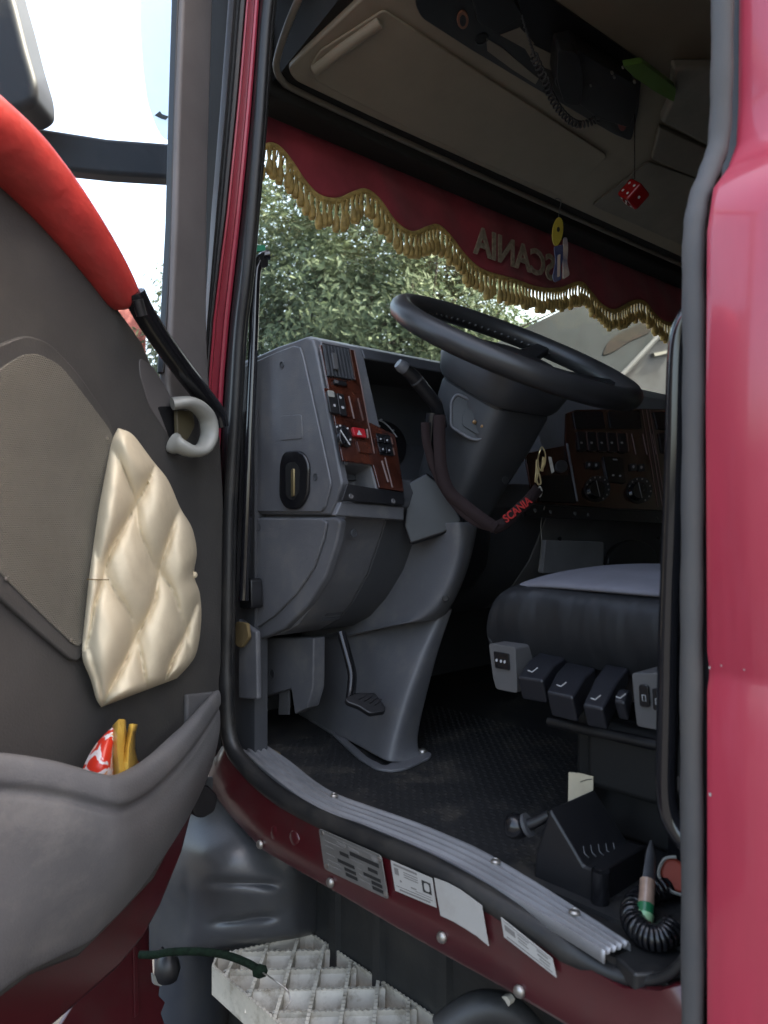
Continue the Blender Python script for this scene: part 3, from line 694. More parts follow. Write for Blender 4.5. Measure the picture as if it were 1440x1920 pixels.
# map pocket: bulging bin
cols = [((-262, 1406), (-258, 1965), .013, .0128), ((-256, 1405), (-252, 1962), .05, .03), ((-230, 1405), (-230, 1960), .070, .040), ((-100, 1405), (-100, 1915), .085, .045), ((0, 1413), (-10, 1870), .100, .052), ((60, 1419), (50, 1828), .112, .058), ((120, 1430), (105, 1800), .126, .064),
        ((180, 1447), (165, 1770), .140, .068), ((215, 1456), (195, 1742), .148, .069), ((240, 1456), (216, 1722), .148, .067), ((262, 1447), (238, 1698), .139, .062), ((290, 1430), (266, 1665), .122, .054), ((325, 1400), (292, 1628), .101, .046), ((360, 1363), (322, 1585), .078, .038), ((388, 1326), (350, 1540), .058, .030), ((406, 1302), (376, 1490), .044, .022), ((414, 1294), (392, 1450), .036, .016)]
sp_r = spline([Vector((c[0][0], c[0][1], c[2])) for c in cols], 5); sp_b = spline([Vector((c[1][0], c[1][1], c[3])) for c in cols], 5)
rim = [(-.036, -.12), (-.034, -.05), (-.032, -.014), (-.029, -.004), (-.023, .0), (-.012, .001), (-.004, -.002), (.0, -.008), (.002, -.016), (.003, -.026), (.002, -.032), (-.001, -.035), (-.005, -.038), (-.0075, -.042), (-.007, -.046), (-.004, -.049), (-.002, -.053), (-.002, -.060)]
rws = [[] for _ in range(len(rim)+10)]
for a, b in zip(sp_r, sp_b):
    Pr, Pb = DR.pt((a.x, a.y), a.z), DR.pt((b.x, b.y), b.z); sc = max(.12, min(1, a.z/.09)); sz = min(1, (Pr.z-Pb.z)/.20)
    for k, (o_, z_) in enumerate(rim): rws[k].append(Pr + dn*max(o_*sc, .0125-a.z) + UV*(z_*sz))
    Q = Pr + dn*(-.002*sc) + UV*(-.060*sz)
    for k in range(1, 11):
        f_ = k/10; rws[len(rim)+k-1].append(Q.lerp(Pb, f_) + dn*(.017*sc*math.sin(math.pi*f_**.85)**.8 if f_ < 1 else 0))
pk = grid('map_pocket', rws, m_pocket, door, subsurf=1, solid=.004)
tag(pk, 'deep grey plastic map pocket at the foot of the door')
prism('pocket_floor', [(-200, 1560), (60, 1560), (230, 1560), (330, 1480), (400, 1370), (330, 1420), (230, 1440), (0, 1440)], DR, .012, .014, m_trim, door)
prism('pocket_side', [(352, 1302), (378, 1300), (412, 1296), (408, 1330), (372, 1378), (352, 1388)], DR, .012, .022, m_pocket, door, bevel=.004)
# mirrors and their arm outside the glass
MP = Plane(at(40, 100, 1.50), -FV)
mh = prism('mirror_housing', rounded([(-320, -420), (-40, -420), (8, -60), (28, 10), (48, 90), (66, 150), (67, 186), (48, 201), (18, 206), (-60, 204), (-320, 190)], 20, 4), MP, -.10, 0, m_mirror, door, bevel=.02, seg=3)
prism('mirror_arm', [(60, 236), (200, 258), (332, 268), (345, 268), (345, 336), (332, 334), (200, 326), (125, 318), (60, 292)], Plane(at(200, 290, 1.62), -FV), -.05, 0, m_mirror, door, bevel=.01)
prism('wind_deflector', rounded([(262, -300), (263, 60), (268, 130), (276, 190), (290, 232), (306, 262), (350, 262), (350, -300)], 14), Plane(at(300, 150, 1.5), -FV), -.003, 0, m_acry, door, bevel=.001)
prism('dirt_spot', [(290, 216), (300, 208), (304, 214), (316, 218), (310, 224), (302, 222)], Plane(at(300, 215, 1.495), -FV), 0, .002, m_black, door)

# crumpled snack wrapper standing in the pocket (a thing of its own)
def wrapper_mat():
    m = M('printed_snack_foil', (.75, .73, .72), .28, var=.05); t = m.node_tree; b = t.nodes['Principled BSDF']; N, L = t.nodes.new, t.links.new
    co = N('ShaderNodeTexCoord'); nz = N('ShaderNodeTexNoise'); nz.inputs['Scale'].default_value = 38; nz.inputs['Detail'].default_value = 2; nz.inputs['Distortion'].default_value = 1.5
    L(co.outputs['Object'], nz.inputs[0]); cr = N('ShaderNodeValToRGB'); e = cr.color_ramp.elements
    e[0].position = .44; e[0].color = (.50, .028, .014, 1); e[1].position = .50; e[1].color = (.56, .53, .53, 1); n = e.new(.475); n.color = (.50, .028, .014, 1); n = e.new(.60); n.color = (.55, .50, .50, 1); n = e.new(.66); n.color = (.52, .22, .08, 1)
    L(nz.outputs['Fac'], cr.inputs[0]); L(cr.outputs[0], b.inputs['Base Color']); return m
m_wrap = wrapper_mat(); m_wrapy = M('yellow_snack_foil', (.58, .37, .075), .3, var=.12, vscale=30)
wr = empty('snack_wrapper', DR.pt((205, 1500), .06), 'crumpled yellow, red and white snack wrapper in the door pocket', 'wrapper')
def wpt(u, v, o_): return DR.pt((u, v), o_)
rows = [[wpt(212, 1362, .070), wpt(217, 1360, .074), wpt(223, 1360, .070), wpt(225, 1361, .066)],
        [wpt(180, 1392, .062), wpt(196, 1388, .080), wpt(212, 1386, .084), wpt(214, 1388, .076)],
        [wpt(164, 1420, .058), wpt(184, 1418, .086), wpt(206, 1415, .094), wpt(212, 1412, .082)],
        [wpt(152, 1444, .058), wpt(176, 1446, .088), wpt(202, 1446, .098), wpt(214, 1440, .084)],
        [wpt(140, 1490, .058), wpt(170, 1492, .084), wpt(202, 1492, .092), wpt(216, 1490, .084)]]
grid('printed_face', rows, m_wrap, wr, subsurf=2, solid=.001)
rows = [[wpt(212, 1361, .070), wpt(222, 1349, .074), wpt(232, 1349, .078), wpt(235, 1352, .070)],
        [wpt(211, 1385, .078), wpt(220, 1378, .092), wpt(230, 1380, .084), wpt(237, 1384, .074)],
        [wpt(210, 1412, .084), wpt(220, 1408, .100), wpt(229, 1410, .088), wpt(238, 1408, .078)],
        [wpt(212, 1444, .086), wpt(224, 1446, .100), wpt(236, 1448, .094), wpt(246, 1446, .084)],
        [wpt(214, 1490, .086), wpt(226, 1492, .098), wpt(238, 1492, .092), wpt(250, 1490, .082)]]
grid('yellow_fold', rows, m_wrapy, wr, solid=.001, smooth=25)
rows = [[wpt(243, 1358, .080), wpt(249, 1357, .084), wpt(257, 1358, .080)], [wpt(240, 1372, .078), wpt(247, 1372, .090), wpt(253, 1378, .078)],
        [wpt(232, 1400, .080), wpt(242, 1402, .098), wpt(252, 1404, .082)], [wpt(222, 1430, .086), wpt(240, 1430, .104), wpt(257, 1428, .084)], [wpt(216, 1490, .088), wpt(242, 1490, .102), wpt(264, 1488, .084)]]
grid('yellow_fold', rows, m_wrapy, wr, solid=.001, smooth=25)
rows = [[wpt(250, 1424, .078), wpt(256, 1422, .084), wpt(260, 1424, .078)], [wpt(246, 1446, .080), wpt(256, 1446, .092), wpt(264, 1442, .080)], [wpt(244, 1490, .080), wpt(256, 1490, .09), wpt(268, 1488, .08)]]
grid('printed_face', rows, m_wrap, wr, subsurf=1, solid=.001)

# rope with its bulb, hung below the hinge
rp = [(262, 1790, 1.33), (290, 1790, 1.325), (320, 1785, 1.32), (370, 1784, 1.31), (420, 1790, 1.29), (460, 1804, 1.27), (482, 1816, 1.25)]
rope = tube('rope', spline([at(*q) for q in rp], 10), .0064, m_rope, None, seg=10)
tag(rope, 'dark green rope hanging over the corner of the boarding step', 'rope')
V, Fc = lathe_data([(.001, -.012), (.008, -.010), (.011, 0), (.008, .010), (.001, .013)], 10); mt = frame(at(487, 1821, 1.245), RV)
mesh('knot', [mt @ q for q in V], Fc, m_rope, rope, smooth=180)
tube('wire_end', spline([at(490, 1822, 1.24), at(515, 1838, 1.22), at(538, 1856, 1.21), at(544, 1876, 1.20), at(536, 1890, 1.19)], 6), .0013, m_steel, rope, seg=6)
V, Fc = lathe_data([(.004, .030), (.010, .026), (.020, .012), (.023, -.004), (.018, -.020), (.006, -.026), (.001, -.027)], 14); mt = Matrix.Translation(at(314, 1815, 1.36))
bulb = mesh('buffer', [mt @ q for q in V], Fc, m_black, truck, smooth=180); tube('buffer_stem', [at(300, 1778, 1.37), at(312, 1798, 1.365)], .006, m_black, bulb, seg=8)

# ================================================================== DASHBOARD
FD = Plane((0, 1.0, zc(.04)), (0, -.949, .316))
low = [(1.57, -.252), (1.30, -.252), (1.22, -.238), (1.165, -.212), (1.12, -.172), (1.075, -.115), (1.045, -.055), (1.022, -.006), (1.004, .008)]
def block(x0, x1, pr, name, m, parent, bevel=.004):
    return loft(name, [[Vector((x, y, zc(z))) for y, z in pr] for x in (x0, x1)], m, parent, bevel=bevel, smooth=35)
face = [(1.0, .035), (1.085, .290), (1.096, .312), (1.13, .325), (1.57, .30)]
dash = block(.847, .945, low + face, 'dashboard', m_dash, truck)
tag(dash, 'blue grey dashboard with burr wood switch panels')
clus = low + [(1.0, .035), (1.008, .060), (1.13, .064), (1.215, .150), (1.215, .275), (1.10, .287), (1.085, .290), (1.096, .312), (1.13, .325), (1.57, .30)]
block(.9455, 1.44, clus, 'cluster_housing', m_dashdk, dash)
cen = low + [(1.0, .035), (1.085, .290), (1.10, .330), (1.14, .362), (1.22, .368), (1.57, .33)]
m_dash_lightened = M('grey_dash_plastic_lightened', (.165, .165, .172), .5, bump=.3, bscale=380, bdist=.001)  # same plastic as the dash, missing light put into its paler colour
block(1.4405, 2.55, cen, 'centre_housing', m_dash_lightened, dash)
block(2.5505, XR-.01, low + face, 'passenger_housing', m_dashdk, dash)
# end cheeks
CH = PX(.832)
prism('end_cheek', [(430, 690), (480, 668), (520, 650), (555, 638), (574, 631), (586, 635), (592, 655), (636, 881), (641, 907), (630, 943), (619, 966), (430, 964)], CH, -.018, 0, m_dash, dash, bevel=.005, seg=3)
prism('cheek_panel', [(440, 694), (482, 676), (520, 659), (550, 648), (562, 651), (568, 668), (616, 885), (620, 908), (609, 950), (600, 960), (440, 959)], CH, 0, .005, m_dash, dash, bevel=.0035, seg=3)
prism('lower_cheek', [(430, 970), (628, 970), (638, 978), (632, 1012), (611, 1080), (577, 1135), (532, 1180), (492, 1198), (470, 1200), (430, 1200)], CH, -.018, 0, m_dash, dash, bevel=.005, seg=3)
prism('lower_cheek_panel', [(440, 972), (602, 972), (612, 980), (607, 1008), (588, 1064), (556, 1112), (514, 1155), (484, 1176), (440, 1182)], CH, 0, .006, m_dash, dash, bevel=.004, seg=3)
def dimple(u, v, plane, r, off, parent, m=m_black):
    mt = frame(plane.pt((u, v), off), plane.n); V, Fc = lathe_data([(r*1.25, 0), (r*1.25, .0012), (r*1.0, .0016), (r*.9, -.004), (.0005, -.004)], 14)
    return mesh('screw_hole', [mt @ q for q in V], Fc, m, parent, smooth=40)
for u, v in ((529, 684), (592, 894), (486, 989)): dimple(u, v, CH, .0055, .0052, dash, m_dashdk)
prism('blank_cover', rounded([(524, 780), (565, 777), (567, 822), (525, 826)], 5), CH, .005, .0066, m_dash, dash, bevel=.001)
# round side vent
ov = rounded([(523, 870), (530, 846), (565, 844), (578, 870), (576, 930), (560, 955), (535, 956), (522, 935)], 22, 4)
prism('side_vent', ov, CH, .004, .012, m_blackg, dash, bevel=.004, seg=3)
prism('vent_opening', rounded([(535, 870), (552, 864), (562, 880), (560, 925), (548, 940), (536, 930)], 10), CH, .012, .0128, M('dark_void', (.002, .002, .002), .9), dash)
prism('vent_lever', rounded([(545, 880), (551, 878), (551, 930), (545, 932)], 3), CH, .0128, .016, m_brass, dash, bevel=.001)
# left wood panel
wl = [(600, 646), (664, 656), (690, 790), (741, 815), (758, 922), (651, 905)]
wood = prism('wood_panel', wl, FD, .001, .006, m_wood, dash, bevel=.0015)
def trimline(pts, plane, off, r, m, parent, name='trim_line'):
    return tube(name, [plane.pt(q, off) for q in pts], r, m, parent, seg=6)
m_trimln = M('worn_wood_edge', (.11, .062, .050), .4)
trimline([(664, 657), (677, 720), (690, 790), (702, 850)], FD, .007, .0012, m_trimln, dash)
# vent with slats
prism('vent_frame', [(605, 643), (655, 653), (666, 713), (615, 705)], FD, .006, .008, m_black, dash)
for i in range(8):
    f_ = (i+.5)/8
    a = (605+50*f_, 645+9*f_); b = (615+51*f_, 703+8*f_)
    prism('vent_slat', [(a[0]-1.3, a[1]), (a[0]+1.6, a[1]), (b[0]+1.6, b[1]), (b[0]-1.3, b[1])], FD, .008, .0125, m_dashdk, dash)
prism('vent_knob', rounded([(622, 660), (631, 662), (636, 693), (627, 692)], 3), FD, .0125, .0165, m_ltgrey, dash, bevel=.001)
trimline([(656, 655), (666, 712)], FD, .009, .0016, m_trimln, dash)
prism('vent_wheel', rounded([(626, 711), (650, 716), (652, 724), (628, 720)], 3), FD, .006, .011, m_black, dash, bevel=.001)
prism('vent_wheel_mark', rounded([(627, 712), (634, 713), (635, 718), (629, 718)], 2), FD, .011, .0118, m_ltgrey, dash)
def rocker(px, plane, parent, mark=None, off=.006):
    o = prism('rocker_switch', rounded(px, 3, 2), plane, off, off+.0055, m_black, parent, bevel=.0012)
    if mark:
        for q in mark: prism('switch_mark', rounded(q, 1.5, 2), plane, off+.0055, off+.0061, m_marking, parent)
    return o
prism('switch_bay', rounded([(607, 727), (676, 741), (690, 787), (619, 777)], 3), FD, .006, .0068, m_wood, dash, bevel=.0005)
rocker([(613, 731), (630, 735), (637, 777), (620, 773)], FD, dash, [[(625, 757), (629, 758), (630, 763), (626, 762)]], .0065)
rocker([(632, 736), (645, 739), (652, 781), (638, 777)], FD, dash, [[(636, 742), (640, 743), (641, 748), (637, 747)], [(640, 761), (645, 762), (646, 767), (641, 766)]], .0065)
prism('switch_lens', rounded([(614, 731), (626, 733), (628, 745), (616, 743)], 2), FD, .012, .0128, m_offwhite, dash)
for a, b in (((654, 743), (664, 785)), ((671, 747), (681, 788))):
    trimline([a, b], FD, .0075, .0017, m_trimln, dash)
# light switch knob, hazard button, square buttons
def disc_px(u, v, ru, rv, n=24, rot=0): return [(u+ru*math.cos(2*math.pi*k/n)+rot*rv*math.sin(2*math.pi*k/n), v+rv*math.sin(2*math.pi*k/n)) for k in range(n)]
prism('lamp_switch', rounded([(628, 794), (652, 799), (661, 820), (658, 838), (646, 838), (634, 818)], 6), FD, .006, .009, m_black, dash, bevel=.001)
prism('lamp_knob', disc_px(646, 817, 10, 18), FD, .009, .018, m_blackg, dash, bevel=.002, taper=.9)
tube('knob_pointer', [FD.pt((638, 806), .0185), FD.pt((656, 834), .0185)], .0011, m_marking, dash, seg=6)
for q in ((632, 800), (638, 798), (652, 803), (657, 824)): prism('switch_mark', disc_px(q[0], q[1], 1.8, 2, 8), FD, .009, .0096, m_marking, dash)
hz = prism('hazard_button', rounded([(661, 800), (684, 804), (688, 821), (665, 817)], 3), FD, .006, .012, m_hazard, dash, bevel=.0012)
tag(hz, 'red hazard warning button with a white triangle')
prism('hazard_triangle', [(673, 806), (679.5, 816), (670, 815)], FD, .0122, .0128, m_marking, dash)
trimline([(688, 805), (690, 822)], FD, .008, .0022, m_trimln, dash)
prism('blank_button', rounded([(669, 826), (692, 830), (699, 851), (675, 848)], 3), FD, .006, .009, m_wood, dash, bevel=.0012)
prism('button_bay', rounded([(705, 812), (733, 816), (740, 856), (713, 852)], 3), FD, .006, .008, m_black, dash, bevel=.001)
for (u, v) in ((713, 823), (725, 825), (717, 842), (729, 844)):
    prism('square_button', rounded([(u-5, v-6), (u+5, v-5), (u+6, v+7), (u-4, v+6)], 2), FD, .008, .0115, m_blackg, dash, bevel=.001)
    prism('switch_mark', disc_px(u+1, v, 1.6, 2, 8), FD, .0115, .012, m_marking, dash)
trimline([(733, 820), (736, 833)], FD, .009, .0016, m_trimln, dash); trimline([(737, 840), (740, 853)], FD, .009, .0016, m_trimln, dash)
# open tray cut into the panel
tray = [(641, 852), (716, 862), (728, 906), (651, 898)]
cutb = prism('c', tray, FD, -.055, .03, m_black); cutb2 = prism('c2', tray, FD, -.055, .03, m_black)
cut(dash, [cutb]); cut(wood, [cutb2])
prism('tray_floor', [(640, 880), (718, 890), (729, 907), (651, 899)], FD, -.05, -.046, m_dashdk, dash)
trimline([(716, 864), (728, 904)], FD, .007, .0022, m_trimln, dash); trimline([(722, 858), (736, 914)], FD, .007, .0016, m_trimln, dash)
# black lower strip with screws
prism('lower_strip', [(652, 907), (758, 924), (758, 947), (641, 938), (650, 912)], FD, .001, .005, m_black, dash, bevel=.001)
scr2 = None
def dscrew(u, v, plane, off, r=.0048):
    global scr2
    mt = frame(plane.pt((u, v), off), plane.n)
    if scr2 is None:
        V, Fc = lathe_data([(r, 0), (r, .0012), (r*.75, .002), (r*.35, .0012), (.0004, .0010)], 12)
        scr2 = mesh('panel_screw', V, Fc, m_ltgrey, dash, smooth=40); scr2.matrix_basis = mt; WM[scr2.name] = mt
    else: inst(scr2, dash, mt)
for u, v in ((658, 931), (737, 940)): dscrew(u, v, FD, .005)
dimple(664, 1000, PY(1.018), .006, 0, dash, m_dashdk)
# ledge below the strip
prism('front_ledge', [(640, 941), (758, 950), (758, 976), (628, 967)], Plane((0, .995, zc(.02)), (0, -1, 0)), -.012, 0, m_dash, dash, bevel=.003)
# knee vents
for i, (u, v) in enumerate(((606, 1160), (612, 1150), (620, 1141), (628, 1132))):
    prism('knee_vent', [(u, v), (u+32, v-3), (u+29, v+3), (u-3, v+6)], Plane((0, 1.155, zc(-.2)), (0, -.75, -.66)), -.004, .004, m_dashdk, dash, bevel=.001)
# instrument in the hooded recess
GP = Plane((0, 1.165, zc(.10)), (0, -.9, .44))
gz_ = prism('gauge_face', disc_px(712, 838, 50, 50, 28), GP, .0, .002, m_black, dash)
tube('gauge_scale', spline([GP.pt(q, .004) for q in ((691, 796), (697, 790), (706, 788), (718, 791), (728, 799), (738, 811), (744, 820))], 4), .0016, m_marking, dash, seg=6)
for q in ((692, 784), (715, 787), (737, 807), (702, 797), (711, 799)): prism('gauge_numeral', disc_px(q[0], q[1], 2.6, 2.2, 8), GP, .003, .005, m_marking, dash)
# centre stack
wc = [(1062, 775), (1080, 768), (1206, 766), (1260, 768), (1260, 958), (1100, 950), (1000, 942), (985, 850), (1060, 835)]
cw = prism('wood_panel', wc, FD, .001, .006, m_wood, dash, bevel=.0015)
for k_, r4 in enumerate((((1074, 772), (1130, 771), (1136, 803), (1080, 804)), ((1140, 771), (1198, 771), (1204, 804), (1146, 803)))):
    prism('slot_frame', rounded(r4, 3), FD, .006, .009, m_black, dash, bevel=.001)
for i in range(5):
    u = 1083+19*i
    rocker([(u, 808+i*.8), (u+14, 809+i*.8), (u+18, 845+i*.8), (u+4, 844+i*.8)], FD, dash, [[(u+5, 828), (u+9, 828), (u+10, 832), (u+6, 832)]], .006)
    trimline([(u+16, 809+i*.8), (u+20, 843+i*.8)], FD, .008, .0012, m_trimln, dash)
for u in (1184, 1205, 1222): trimline([(u, 814), (u+8, 852)], FD, .007, .0014, m_trimln, dash)
for u in (1204, 1212, 1218): trimline([(u, 768), (u+30, 950)], FD, .007, .0012, m_trimln, dash)
prism('display', rounded([(1131, 855), (1168, 858), (1174, 906), (1140, 903)], 3), FD, .006, .010, m_blackg, dash, bevel=.001)
prism('switch_mark', [(1149, 860), (1157, 860.5), (1158, 863), (1150, 862.5)], FD, .010, .0106, m_marking, dash)
for q in ((1150, 891), (1163, 892)): prism('switch_mark', disc_px(q[0], q[1], 2.2, 1.8, 8), FD, .010, .0106, m_marking, dash)
for (u, v) in ((1105, 871), (1118, 872), (1188, 875), (1203, 876)):
    prism('square_button', rounded([(u-6, v-6), (u+6, v-6), (u+7, v+7), (u-5, v+7)], 2), FD, .006, .010, m_black, dash, bevel=.001)
    prism('switch_mark', disc_px(u, v, 2, 3, 8), FD, .010, .0106, m_marking, dash)
for (u, v) in ((1121, 916), (1200, 919)):
    prism('dial_plate', disc_px(u, v, 24, 25), FD, .006, .009, m_black, dash, bevel=.001)
    prism('dial_knob', disc_px(u, v, 16, 18), FD, .009, .020, m_blackg, dash, bevel=.003, taper=.88)
    tube('knob_pointer', [FD.pt((u-3, v-15), .0208), FD.pt((u+4, v+15), .0208)], .0011, m_inkg, dash, seg=6)
    for k in range(9):
        a = rad(200+k*27.5); prism('switch_mark', disc_px(u+20.5*math.cos(a), v+21.5*math.sin(a), 1.5, 1.8, 6), FD, .009, .0096, m_marking, dash)
prism('ash_tray', rounded([(1018, 892), (1070, 890), (1084, 942), (1012, 940)], 3), FD, .006, .010, m_blackg, dash, bevel=.001)
tube('chrome_edge', [FD.pt((1063, 832), .01), FD.pt((1082, 940), .01)], .003, m_dash, dash, seg=8)
prism('lighter_socket', disc_px(1054, 874, 11, 12), FD, .006, .012, m_dashdk, dash, bevel=.002)
prism('right_vent', [(1226, 772), (1260, 773), (1264, 806), (1234, 804)], FD, .006, .010, m_black, dash, bevel=.001)
prism('right_slot', [(1236, 812), (1266, 813), (1270, 850), (1242, 848)], FD, .006, .010, m_black, dash, bevel=.001)
prism('lower_strip', [(985, 945), (1100, 952), (1260, 960), (1260, 982), (985, 968)], FD, .001, .006, m_black, dash, bevel=.001)
for u, v in ((1003, 957), (1032, 960), (1078, 963), (1103, 966), (1232, 972)): dscrew(u, v, FD, .006)
KP = PY(1.012)
prism('glove_flap', rounded([(1024, 1012), (1132, 1016), (1132, 1075), (1018, 1075)], 4), KP, -.012, .002, m_dash_lightened, dash, bevel=.002)
prism('speaker_cover', disc_px(1188, 1058, 48, 46), KP, -.012, .001, m_black, dash, bevel=.003)
dimple(1050, 1010, KP, .004, .002, dash); dimple(1235, 1008, KP, .004, .002, dash)
tube('loose_wire', spline([FD.pt((1021, 950), .012), KP.pt((1014, 985), .012), KP.pt((1016, 1020), .015), KP.pt((1010, 1070), .02)], 6), .0013, m_inkg, dash, seg=6)
# foot-well side panel and firewall
box('firewall', (.84, 1.53, zc(ZF)), (XR-.02, 1.56, zc(.2)), m_dashdk, truck)
kp2 = prism('footwell_panel', [(462, 1196), (588, 1196), (587, 1290), (576, 1328), (552, 1340), (545, 1292), (480, 1312), (462, 1312)], PX(.90), -.03, 0, m_dash, truck, bevel=.004)
dimple(510, 1263, PX(.90), .008, 0, kp2, m_dashdk)
prism('drain_flap', [(524, 1294), (541, 1290), (541, 1340), (522, 1340)], PX(.91), -.004, 0, m_ltgrey, kp2)

# ================================================================== PEDESTAL, COLUMN, WHEEL, PEDAL
rid = [(728, 1432, 1.405), (736, 1405, 1.41), (757, 1330, 1.42), (780, 1260, 1.432), (805, 1200, 1.442), (832, 1140, 1.45)]
lft = [(552, 1338, 1.80), (548, 1325, 1.80), (545, 1290, 1.78), (548, 1255, 1.76), (552, 1225, 1.74), (556, 1185, 1.72)]
rgt = [(800, 1424, 1.47), (782, 1398, 1.49), (797, 1330, 1.49), (814, 1260, 1.48), (830, 1200, 1.475), (852, 1140, 1.47)]
rows = []
for a, b, c in zip(lft, rid, rgt):
    A, B, D = at(*a), at(*b), at(*c)
    rows.append([A+Vector((.12, .06, 0)), A, A.lerp(B, .08), A.lerp(B, .5)+Vector((.008, .0, 0)), A.lerp(B, .93), B.lerp(A, .02).lerp(D, .06)*1.0, B.lerp(D, .28), B.lerp(D, .9), D, D+Vector((.02, .12, 0)), D+Vector((.03, .3, 0))])
ped = grid('column_pedestal', rows, m_dash, truck, subsurf=2, solid=.004)
tag(ped, 'grey moulded steering column pedestal rising from the floor')
flp = rounded([(575, 1345), (600, 1340), (690, 1420), (722, 1436), (782, 1400), (810, 1412), (806, 1420), (760, 1440), (735, 1444), (706, 1440), (672, 1420), (620, 1372)], 8)
prism('pedestal_flange', flp, PZ(ZF), .0005, .006, m_dash, ped, bevel=.002)
V, Fc = lathe_data([(.009, 0), (.009, .003), (.006, .006), (.001, .0065)], 10)
for q in ((713, 1416), (792, 1410)):
    mt = frame(PZ(ZF).pt(q, .006), (0, 0, 1), (0, 1, 0)); mesh('flange_bolt', [mt @ p for p in V], Fc, m_steel, ped, smooth=50)
# upper cover of the pedestal
Lc = [(752, 985, 1.50), (762, 1018, 1.49), (752, 1070, 1.50), (728, 1122, 1.52), (694, 1168, 1.55), (650, 1200, 1.60), (600, 1202, 1.66)]
Rc = [(858, 978, 1.37), (862, 1000, 1.372), (858, 1050, 1.38), (842, 1095, 1.39), (818, 1135, 1.405), (790, 1158, 1.42), (770, 1168, 1.43)]
Dc = [(905, 978, 1.43), (902, 1000, 1.435), (890, 1050, 1.445), (872, 1100, 1.455), (854, 1140, 1.46), (846, 1152, 1.465), (838, 1156, 1.47)]
rows = []
for a, b, c in zip(Lc, Rc, Dc):
    A, B, D = at(*a), at(*b), at(*c); rows.append([A+Vector((.03, .12, 0)), A, A.lerp(B, .35)+Vector((.004, .004, 0)), A.lerp(B, .8), B, B.lerp(D, .3)-Vector((0, .003, 0)), D, D+Vector((.02, .10, 0))])
pc = grid('pedestal_cover', rows, m_dash, ped, subsurf=2, solid=.004)
dimple(835, 1122, Plane(at(835, 1122, 1.402), -FV), .005, .006, ped)
# column frame
WCt = at(967, 655, 1.395); al = rad(29.5)
wn = Vector((0, -math.sin(al), math.cos(al))); wf = Vector((0, math.cos(al), math.sin(al))); wx_ = Vector((1, 0, 0))
def wp_(x, b, a): return WCt + wx_*x + wf*b + wn*a
def sec(a, hx, hb, r=.35, cx=0, cb=0, n=4):
    pts = rounded([(-hx, -hb), (hx, -hb), (hx, hb), (-hx, hb)], min(hx, hb)*r, n)
    return [wp_(x+cx, b+cb, a) for x, b in pts]
col = loft('steering_column', [sec(-.085, .078, .080, .4), sec(-.10, .082, .084, .4), sec(-.17, .076, .078), sec(-.25, .064, .070), sec(-.345, .055, .062)], m_dashdk, truck, smooth=40, bevel=.003)
tag(col, 'grey steering column cover with a small lamp recess')
loft('column_boot', [sec(-.33, .062, .07, .4), sec(-.36, .072, .082, .4), sec(-.42, .082, .092, .3), sec(-.47, .075, .085, .3), sec(-.50, .06, .07, .3)], m_black, col, smooth=40)
loft('hub_shroud', [sec(-.018, .108, .095, .6), sec(-.05, .110, .100, .6), sec(-.078, .102, .094, .6), sec(-.09, .092, .088, .6)], m_dashdk, col, smooth=50, bevel=.003)
loft('shroud_gap', [sec(-.089, .082, .082, .4), sec(-.096, .082, .082, .4)], m_black, col)
# lamp recess on the door side of the column
LBP = Plane(at(880, 785, 1.372), (-.82, -.55, .1)); lbx = rounded([(846, 752), (857, 738), (905, 762), (922, 778), (920, 800), (900, 826), (880, 822), (845, 800)], 8)
prism('lamp_bezel', lbx, LBP, -.012, .001, m_black, col, bevel=.001)
tube('bezel_rim', [LBP.pt(q, .002) for q in lbx], .0028, m_dash, col, seg=8, closed=True)
prism('lamp_well', rounded([(868, 772), (880, 765), (908, 786), (905, 812), (895, 815), (866, 797)], 6), Plane(at(880, 785, 1.372), (-.82, -.55, .1)), .004, .0055, m_black, col, bevel=.001)
for q in ((890, 792), (905, 800)):
    mt = frame(Plane(at(880, 785, 1.372), (-.82, -.55, .1)).pt(q, .006), (-.82, -.55, .1)); V, Fc = lathe_data([(.0035, 0), (.0038, .004), (.0025, .007), (.0005, .008)], 10); mesh('lamp_bulb', [mt @ p for p in V], Fc, m_amber, col, smooth=180)
dimple(925, 842, Plane(at(925, 842, 1.40), (-.4, -.9, 0)), .006, .004, col)
dimple(948, 900, Plane(at(948, 900, 1.42), (-.4, -.9, 0)), .006, .004, col)
# stalk
st = tube('stalk', [at(828, 800, 1.40), at(818, 760, 1.375), at(804, 742, 1.365), at(775, 706, 1.345), at(757, 690, 1.335)], [.011, .012, .0125, .0125, .0105], m_black, col, seg=12)
tube('stalk_tip', [at(760, 692, 1.334), at(752, 686, 1.33), at(746, 681, 1.327)], [.0112, .0115, .009], m_dash, col, seg=12)
tube('stalk_ring', [at(783, 716, 1.349), at(781, 713.5, 1.348)], .0131, m_dashdk, col, seg=12)
tube('lever', [at(812, 775, 1.37), at(806, 830, 1.375), at(815, 880, 1.385)], [.014, .013, .010], m_blackg, col, seg=12)
prism('column_flap', [(762, 905), (800, 885), (826, 905), (868, 975), (862, 985), (830, 1002), (768, 1022), (756, 985)], Plane(at(800, 950, 1.40), (-.75, -.65, .1)), -.03, 0, m_black, col, bevel=.006, seg=3)
